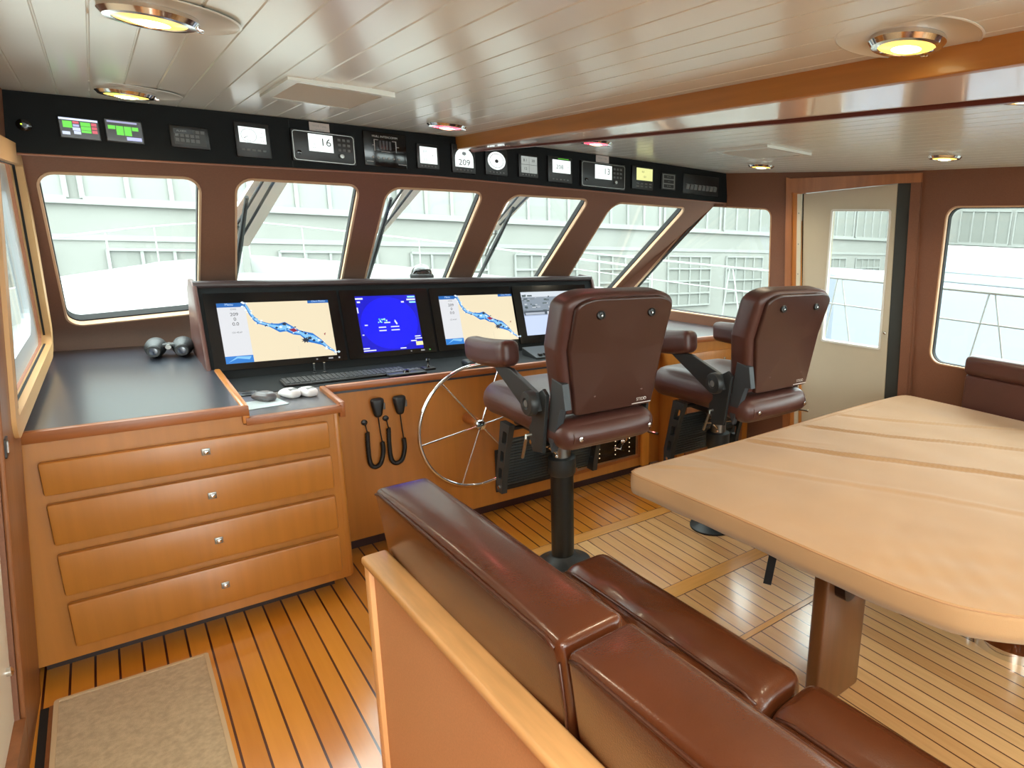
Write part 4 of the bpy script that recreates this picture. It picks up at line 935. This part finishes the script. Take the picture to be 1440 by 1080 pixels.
# back cushions
def bcush(y0, y1, label):
    t = thing('back_cushion', label, 'cushion', (.58, (y0+y1)/2, .66), 0, 'long leather back cushions of the sofa'); hy = (y1-y0)/2
    def fn(p):
        q = Vector(p); k = (p.z-.04)/.20
        q.x += -.024*k if p.x < 0 else -.004*k
        return q
    bm = BM(); rbox(bm, (-.093, -hy+.003, -.18), (.040, hy-.003, .232), .020, 12, (.008, .006, .012), fn=fn); obj('cover', bm, LEATH, t, 'full')
    for (xx, zz) in ((-.114, .224),):
        bm = BM(); tube(bm, [(xx, -hy+.02, zz-.006), (xx+.0, -hy+.05, zz+.002), (xx-.001, 0, zz+.003), (xx, hy-.05, zz+.002), (xx, hy-.02, zz-.006)], .0038, 7); obj('piping', bm, PIPE, t, 'full')
    bm = BM(); tube(bm, [(.028, -hy+.03, .222), (.029, 0, .229), (.028, hy-.03, .222)], .003, 6); obj('piping', bm, PIPE, t, 'full')
    bm = BM(); tube(bm, [(-.110, -hy+.010, .19), (-.098, -hy+.010, .08), (-.084, -hy+.010, -.15)], .003, 6); obj('end_seam', bm, PIPE, t, 'full')
bcush(.885, 1.825, 'far brown leather back cushion of the sofa, nearest the wheel')
bcush(-.10, .875, 'near brown leather back cushion of the sofa, in the bottom foreground')
bcush(-1.2, -.107, 'brown leather back cushion of the sofa')if False else None
def scush(y0, y1, label, wr):
    t = thing('seat_cushion', label, 'cushion', (.93, (y0+y1)/2, .34), 0, 'long leather seat cushions of the sofa'); hy = (y1-y0)/2
    def fn(p):
        q = Vector(p)
        if p.z > .06:
            fold = math.exp(-((p.x-.10)/.022)**2)*.020
            w = .5+.5*math.cos(PI*min(1, abs(p.y)/hy))
            q.z -= fold
            q.z -= wr*w*.030*math.exp(-((p.x-.02)/.11)**2)*(1+.5*math.sin(p.y*26+p.x*30))
            q.z -= wr*.018*math.exp(-((p.x+.03+.35*(p.y-.05))/.022)**2)*w
            q.z -= wr*.014*math.exp(-((p.x-.05-.22*(p.y+.1))/.018)**2)*w
        return q
    bm = BM(); rbox(bm, (-.275, -hy+.003, .0), (.285, hy-.003, .135), .05, 36, (.0, .0, .012), fn=fn); obj('cover', bm, LEATH, t, 'full')
    bm = BM(); tube(bm, [(.10, -hy+.03, .112), (.10, -hy+.08, .124), (.10, 0, .128), (.10, hy-.08, .124), (.10, hy-.03, .112)], .005, 7); obj('piping', bm, PIPE, t, 'full')
scush(.845, 1.775, 'far brown leather seat cushion with creases, beside the pedestal chair', 1.0)
scush(-.1, .838, 'near brown leather seat cushion at the bottom right under the table', .5)

# the sofa stands a few degrees off the keel line
_R = Matrix.Translation((.42, 1.81, 0)) @ Matrix.Rotation(math.radians(2.4), 4, 'Z') @ Matrix.Translation((-.42, -1.81, 0))
for o in list(COL.objects):
    if o.parent is None and (o.name == 'sofa' or o.name.startswith('back_cushion') or o.name.startswith('seat_cushion')) and o.type == 'EMPTY':
        o.matrix_world = _R @ Matrix.Translation(o.location)

# ------------------------------------------------------------------ table with fitted cloth cover
t = thing('dining_table', 'large table with a wooden box leg under the tan cloth cover', 'table', (2.4, 1.1, 0))
def D(x, y, z): return Vector((x-2.4, y-1.1, z))
TO = [(1.312, 1.805), (1.355, 1.30), (1.375, .95), (1.395, .72), (1.425, .58), (1.50, .46), (1.62, .34), (1.80, .24), (2.1, .17), (3.15, .17), (3.30, .30), (3.335, .8), (3.335, 1.5), (3.325, 1.83), (2.95, 1.845), (2.5, 1.83), (2.2, 1.815), (1.8, 1.80)]
TO = TO[::-1]
def sstep(pts, r): return offs_any(pts, r)
def offs_any(pts, d):
    n = len(pts); area = sum(pts[i][0]*pts[(i+1) % n][1]-pts[(i+1) % n][0]*pts[i][1] for i in range(n)); s = 1 if area > 0 else -1; out = []
    for i in range(n):
        a = Vector(pts[i-1]); b = Vector(pts[i]); c = Vector(pts[(i+1) % n]); n1 = Vector((-(b-a).y, (b-a).x)).normalized(); n2 = Vector((-(c-b).y, (c-b).x)).normalized(); m_ = (n1+n2).normalized(); k = d/max(.35, m_.dot(n1)); out.append(tuple(b+m_*k*s))
    return out
TS = []
for (x, y) in TO: TS.append((x, y))
# resample outline
def dense(pts, step=.035):
    out = []; n = len(pts)
    for i in range(n):
        a = Vector(pts[i]); b = Vector(pts[(i+1) % n]); k = max(1, int((b-a).length/step))
        for j in range(k): out.append(tuple(a.lerp(b, j/k)))
    return out
def smooth(pts, it, keep=None):
    for _ in range(it):
        n = len(pts); pts = [tuple((Vector(pts[i-1])+Vector(pts[i])*2+Vector(pts[(i+1) % n]))/4) for i in range(n)]
    return pts
OUT = smooth(dense(TO), 2)
bm = BM(); prism(bm, offs_any(OUT, .012), lambda u, v, w: D(u, v, w), .695, .742); obj('top', bm, WOODH, t)
bm = BM(); box(bm, tuple(D(1.60, 1.078, 0)), tuple(D(1.86, 1.138, .695)), .014, seg=3); lg = obj('leg', bm, mat('table_leg_wood', (98, 58, 30), .3, coat=.4, coat_r=.12, noise=.12, nscale=(30, 30, 2)), t, True)
bm = BM(); prism(bm, rpoly([(1.605, .695), (1.80, .695), (1.705, .44), (1.650, .44)], [.0, .0, .03, .03], 4), lambda u, v, w: D(u, w, v), 1.035, 1.078); obj('top_bracket', bm, mat('dark_bracket', (44, 26, 20), .4), lg)
bm = BM(); box(bm, tuple(D(2.75, 1.078, 0)), tuple(D(3.01, 1.138, .695)), .014, seg=3); obj('leg', bm, MATS['table_leg_wood'], t, True)
# cover: top grid clipped to outline via rings
t = thing('table_cover', 'tan cloth cover with creases fitted over the large table', 'table cover', (2.4, 1.1, .75))
def D2(x, y, z): return Vector((x-2.4, y-1.1, z-.75))
cxx, cyy = 2.35, 1.05
bm = BM(); RW = []
def creases(x, y):
    z = 0
    for (x0, y0, x1, y1, a, s) in ((1.95, 1.79, 2.75, .35, .007, .012), (2.33, 1.78, 3.1, .55, .006, .010), (1.62, 1.78, 2.35, .25, .003, .014), (2.62, 1.8, 3.2, 1.05, .005, .012), (1.42, 1.79, 1.62, 1.60, .004, .012), (1.60, 1.79, 1.70, 1.70, .003, .010), (1.40, 1.30, 1.50, 1.29, .003, .01), (2.02, 1.79, 2.2, 1.55, .003, .01)):
        p = Vector((x, y)); a_ = Vector((x0, y0)); d = Vector((x1-x0, y1-y0)); L_ = d.length; d /= L_; u = (p-a_).dot(d); w = (p-a_).dot(Vector((-d.y, d.x)))+.012*math.sin(u*5)
        if -.03 < u < L_+.05:
            f = min(1, max(0, (u+.03)/.06))*min(1, max(0, (L_+.05-u)/.25)); z += 1.3*a*f*math.exp(-(w/s)**2)
            z -= a*.7*f*math.exp(-((w+s*1.8)/s)**2)
    z += .0022*math.sin(x*9+y*4)*math.sin(y*11-x*3)+.0012*math.sin(x*23-y*17)*math.sin(y*19+x*6)
    edge = max(0, 1-abs(y-.55)/.5)
    dd = max(0, min(1, (1.95-x)/.5))*math.exp(-((y-.62)/.22)**2); z += .0024*dd*math.sin(x*42+y*24)+.0012*dd*math.sin(x*70-y*50)
    return z
NR = 46
base = OUT
for k in range(NR+1):
    f = 1-(k/NR)**1.0
    row = []
    for (x, y) in base:
        X = cxx+(x-cxx)*f; Y = cyy+(y-cyy)*f; row.append((X, Y))
    RW.append(row)
rows = []
n = len(base)
o1 = offs_any(base, -.008); 
rows.append([D2(x, y, .672+.0015*math.sin(i*.9)) for i, (x, y) in enumerate(offs_any(base, .004))])
rows.append([D2(x, y, .674+.0015*math.sin(i*.9)) for i, (x, y) in enumerate(offs_any(base, -.004))])
rows.append([D2(x, y, .70) for i, (x, y) in enumerate(offs_any(base, -.006-.0))])
rows.append([D2(x+.001*math.sin(i*1.3), y, .735) for i, (x, y) in enumerate(offs_any(base, -.005))])
rows.append([D2(x, y, .7465) for x, y in offs_any(base, -.003)])
rows.append([D2(x, y, .7505) for x, y in offs_any(base, .003)])
VR = [[bm.verts.new(p) for p in r_] for r_ in rows]
for a, b in zip(VR[:-1], VR[1:]):
    for i in range(n): bm.faces.new((a[i], a[(i+1) % n], b[(i+1) % n], b[i]))
IN = offs_any(base, .003); ys = [p_[1] for p_ in IN]; y0_, y1_ = min(ys)+.0005, max(ys)-.0005
def span(y):
    xs_ = []
    for i in range(len(IN)):
        (xa_, ya_), (xb_, yb_) = IN[i], IN[(i+1) % len(IN)]
        if (ya_-y)*(yb_-y) <= 0 and ya_ != yb_: xs_.append(xa_+(xb_-xa_)*(y-ya_)/(yb_-ya_))
    return min(xs_), max(xs_)
G_ = []
for j in range(141):
    y = y0_+(y1_-y0_)*(1-math.cos(PI*j/140))/2; xl, xr = span(y); r_ = []
    for i in range(181):
        f = i/180; x = xl+(xr-xl)*f; ed = min(1, min(f, 1-f)*20, min(j, 140-j)/5)
        r_.append(bm.verts.new(D2(x, y, .7505+creases(x, y)*ed)))
    G_.append(r_)
for a, b in zip(G_[:-1], G_[1:]):
    for i in range(180): bm.faces.new((a[i], a[i+1], b[i+1], b[i]))
cv = obj('cloth', bm, CLOTH, t, 'full')
bm = BM(); tube(bm, [tuple(D2(x, y, .7475)) for x, y in offs_any(base, -.0035)], .0022, 5, True); obj('edge_seam', bm, mat('cover_seam', (176, 130, 90), .8), t, 'full')
bm = BM(); box(bm, (-.013, -.001, -.14), (.013, .001, .0), 0, Matrix.Translation(D2(1.415, 1.16, .68)) @ Matrix.Rotation(-1.0, 4, 'Z') @ Matrix.Rotation(.12, 4, 'Y')); obj('strap', bm, BLK, t)

# chrome based stool under the far side of the table
t = thing('chrome_table_base', 'round chrome pedestal foot partly hidden beyond the near table edge at far right', 'pedestal base', (2.62, .80, 0))
bm = BM(); lathe(bm, [(.20, .0045), (.20, .045), (.19, .055), (.06, .07), (.05, .08), (.045, .40)], (0, 0, 0), 48); obj('foot', bm, CHROME, t, True)

# starboard settee backrest
t = thing('starboard_settee', 'brown leather settee back along the right wall behind the table', 'sofa', (3.2, .6, 0))
def D(x, y, z): return (x-3.2, y-.6, z)
bm = BM(); rbox(bm, D(3.35, -.9, .925), D(3.475, 1.52, 1.035), .035, 10, (0, 0, .004)); obj('back_top_roll', bm, LEATHC, t, 'full')
bm = BM(); rbox(bm, D(3.365, -.9, .42), D(3.475, 1.51, .93), .02, 10); obj('back_pad', bm, LEATHC, t, 'full')
bm = BM(); rbox(bm, D(3.0, -.9, .30), D(3.40, 1.50, .44), .04, 8); obj('seat_pad', bm, LEATHC, t, 'full')
bm = BM(); box(bm, D(3.05, -.9, .0), D(3.48, 1.495, .31)); obj('base', bm, WOODD, t)

# rug
t = thing('rug', 'beige woven runner rug on the teak planks at bottom left', 'rug', (-.1, 2.2, 0))
bm = BM(); rbox(bm, (-.192, -1.6, .0), (.195, .558, .010), .004, 8); obj('pile', bm, RUGM, t)
W_ = [(-.2, -1.6), (.203, -1.6), (.203, .566), (-.2, .578)]
bm = BM(); ring(bm, rpoly(W_, .012, 3), rpoly(offs(W_, .012), .004, 3), XY, .001, .0125); obj('binding', bm, RUGE, t)

# ------------------------------------------------------------------ wipers outside the windshield
WIPB = mat('wiper_dark', (58, 60, 62), .5); VIS = mat('wiper_cover_beige', (246, 238, 228), .6)
for i, (bl, vis, lines) in enumerate((
    (((347, 277), (329, 402)), ((361, 248), (409, 249), (350, 346), (322, 346), (328, 300)), (((372, 250), (322, 335)), ((388, 250), (342, 330)))),
    (((550, 279), (514, 402)), ((570, 262), (597, 262), (538, 330), (540, 318)), (((569, 262), (545, 297)), ((583, 262), (537, 322)))),
    (((722, 292), (668, 400)), ((722, 272), (748, 274), (695, 330), (690, 332)), (((731, 273), (690, 322)), ((744, 274), (703, 316)))))):
    nm = ('second', 'third', 'fourth')[i]
    t = thing('windshield_wiper', 'black wiper with diagonal arms outside the %s windshield pane from the left' % nm, 'wiper', (0, 0, 0), 0, 'pantograph wipers outside the windshield')
    def wp(px, py, w): return hit(px, py, WS(0, 1.78, w), (0, .568, .823))
    a, b = wp(*bl[0], .07), wp(*bl[1], .07)
    base_ = a.copy(); t.location = base_
    bm = BM(); tube(bm, [a-base_, (a+b)/2-base_, b-base_], [.008, .014, .010], 8); obj('blade', bm, WIPB, t, True)
    mid = a.lerp(b, .35); mid2 = a.lerp(b, .62); o3 = Vector((-.012, .01, .02))
    bm = BM(); tube(bm, [mid+o3-base_, a.lerp(b, .5)+o3*1.2-base_, mid2+o3-base_], .006, 8); box(bm, tuple(mid+o3*1.5-base_-Vector((.012, .02, .012))), tuple(mid+o3*1.5-base_+Vector((.012, .03, .012))), .004); obj('pivot', bm, STEEL, t, True)
    for (q0, q1) in lines:
        p0, p1 = wp(*q0, .10), wp(*q1, .10)
        d_ = (p0-p1).normalized(); bm = BM(); cyl(bm, p1-base_, p0+d_*.10-base_, .006, 8); obj('arm', bm, WIPB, t, True)
    P_ = [wp(*q, .13) for q in vis]
    up_ = Vector((.05, -.10, .07))
    bm = BM(); 
    A = [bm.verts.new(p-base_) for p in P_]; B = [bm.verts.new(p-base_+Vector((0, .568, .823))*.02) for p in P_]
    A2 = A; bm.faces.new(A); bm.faces.new(B[::-1])
    for k in range(len(A)): bm.faces.new((A[k], A[(k+1) % len(A)], B[(k+1) % len(A)], B[k]))
    obj('arm_cover', bm, VIS, t)

# ------------------------------------------------------------------ outside
bm = BM(); box(bm, (-60, -40, -3.2), (80, 80, -3.0)); o = struct('water', bm, mat('harbour_water', (100, 102, 98), .9)); o.name = 'ground_water'
t = thing('foredeck', 'white foredeck of the boat seen through the windshield', 'deck')
bm = BM(); prism(bm, [(-.9, 5.12), (4.2, 5.12), (3.8, 8.0), (1.9, 12), (1.2, 12), (-.5, 8)], XY, .60, .72); obj('deck', bm, BOATW, t)
bm = BM()
for sgn in (-1, 1):
    P_ = [(1.6+sgn*2.42, 5.15), (1.6+sgn*2.35, 6), (1.6+sgn*1.9, 8), (1.6+sgn*1.1, 10.2), (1.6+sgn*.05, 12)]
    for a, b in zip(P_[:-1], P_[1:]):
        prism(bm, [(a[0], a[1]), (b[0], b[1]), (b[0], b[1]+.06), (a[0]+sgn*.06, a[1]+.0)], XY, .6, .98)
obj('bulwark', bm, BOATW, t)
RAILM = mat('white_rail', (150, 153, 150), .5)
for sgn, lab in ((-1, 'left'), (1, 'right')):
    t = thing('bow_rail', 'thin white bow rail on the %s side of the foredeck outside the windshield' % lab, 'rail', (1.6, 5, .98), 0, 'bow rails')
    P_ = [(1.6+sgn*2.42, 5.15, 1.24), (1.6+sgn*2.35, 6, 1.26), (1.6+sgn*1.9, 8, 1.32), (1.6+sgn*1.1, 10.2, 1.4), (1.6+sgn*.05, 12, 1.48)]
    bm = BM(); tube(bm, [Vector(p)-Vector((1.6, 5, .98)) for p in curve(P_, 8)], .012, 8); obj('top_rail', bm, RAILM, t, True)
    for p in curve(P_, 2): 
        bm = BM(); cyl(bm, Vector((p.x, p.y, .95))-Vector((1.6, 5, .98)), p-Vector((1.6, 5, .98)), .007, 8); obj('stanchion', bm, RAILM, t)
t = thing('deck_locker', 'white deck locker with a sloping lid outside the port front window', 'locker', (.1, 5.4, .72))
bm = BM(); prism(bm, [(5.15, .725), (6.1, .725), (6.1, 1.12), (5.15, .95)], lambda u, v, w: Vector((w-.1, u-5.4, v-.72)), -.35, .32, bev=.01); obj('body', bm, BOATW, t)
bm = BM(); box(bm, (-.42, .66, .39), (.20, .70, .41), .004); obj('lid_edge', bm, RAILM, t)
t = thing('side_rail', 'white side deck rail with slanted braces outside the right-hand window', 'rail', (4.5, 1.5, .2))
bm = BM(); tube(bm, [(0, -3, 1.10), (0, 6, 1.10)], .011, 8); tube(bm, [(0, -3, .88), (0, 6, .88)], .007, 8); obj('rails', bm, RAILM, t, True)
for y in (-1.2, .1, 1.4, 2.7):
    bm = BM(); cyl(bm, (0, y, 0), (0, y+.28, 1.10), .007, 8); obj('brace', bm, RAILM, t)
    bm = BM(); cyl(bm, (0, y+.5, 0), (0, y+.32, 1.10), .007, 8); obj('brace', bm, RAILM, t)
t = thing('side_deck', 'white side deck outside the starboard door', 'deck')
bm = BM(); box(bm, (3.75, -4, .0), (4.56, 7, .06)); box(bm, (4.46, -4, .06), (4.56, 7, .62)); obj('deck', bm, BOATW, t)
# quay hall facade
def hall(name, label, org, rz, n_, upw, lowz):
    t = thing(name, label, 'building', org, rz)
    bm = BM(); box(bm, (-.6, 0, -3), (n_*2.6+.6, 4, 9)); obj('wall', bm, FAC, t)
    bm = BM(); box(bm, (-.6, -.03, 1.00), (n_*2.6+.6, 0, 1.10)); box(bm, (-.6, -.10, 1.62), (n_*2.6+.6, 0, 1.70)); obj('string_course', bm, FACW, t)
    def win(x, z0, w, h, nx, nz, fr):
        bm = BM(); box(bm, (x, -.02, z0), (x+w, .0, z0+h), mi=1)
        for i in range(nx+1): box(bm, (x+w*i/nx-fr/2, -.07, z0), (x+w*i/nx+fr/2, -.01, z0+h))
        for j in range(nz+1): box(bm, (x, -.08, z0+h*j/nz-fr/2), (x+w, -.01, z0+h*j/nz+fr/2))
        obj('window', bm, [FACW, FACG], t)
    for k in range(n_):
        win(k*2.6+.1, 1.72, 2.4, 1.5, 4, 1, .07)
        win(k*2.6+.3, -.75, 1.85, 1.6, 4, 4, .05)
    return t
hall('quay_building', 'long pale harbour building with gridded windows seen through the windshield', (-8, 16, 0), 0, 14, 0, 0)
hall('boat_shed', 'pale dockside building seen through the right-hand side windows', (30.5, 15, 0), -PI/2, 12, 0, 0)
t = thing('moored_boat', 'blurred white moored boat seen through the window above the settee', 'boat', (13, 5.2, -1))
def hullf(u, v, w): return Vector((u, v, w))
bm = BM(); prism(bm, [(-1.6, -4), (1.6, -4), (1.6, 3), (0, 6), (-1.6, 3)], hullf, .2, 1.9, bev=.05); obj('hull', bm, mat('boat_hull_white', (132, 138, 150), .6), t)
bm = BM(); prism(bm, [(-3.4, 1.9), (-3.0, 2.6), (1.0, 2.6), (2.0, 1.9)], lambda u, v, w: Vector((w, u, v)), -1.2, 1.2, bev=.04); cb = obj('cabin', bm, BOATW, t)
bm = BM(); box(bm, (-1.23, -2.6, 2.1), (-1.19, .9, 2.4)); obj('cabin_window', bm, mat('boat_glass', (150, 166, 190), .2), cb)
t = thing('roof_overhang', 'roof edge of the boat outside, above the right-hand windows', 'roof')
bm = BM(); box(bm, (3.52, -3, 1.95), (4.0, 3.6, 2.05), .01); obj('eave', bm, BOATW, t)

# ------------------------------------------------------------------ light
W = bpy.data.worlds.new('sky'); SC.world = W; W.use_nodes = True; nt = W.node_tree
bg = nt.nodes['Background']; bg.inputs[0].default_value = (.89, 1.0, .99, 1); bg.inputs[1].default_value = 7.5
# added fill light behind the camera, brightens the left foreground
for (x, y) in ((.05, -.35),):
    L_ = bpy.data.lights.new('fill_light', 'AREA'); L_.shape = 'RECTANGLE'; L_.size = .5; L_.size_y = .5; L_.energy = 34; L_.color = (1, .95, .84)
    o = bpy.data.objects.new('fill_light', L_); COL.objects.link(o); o.location = (x, y, 1.93)
vs = SC.view_settings; vs.view_transform = 'Standard'; vs.look = 'None'; vs.exposure = 0.46; vs.gamma = 1; vs.use_curve_mapping = False
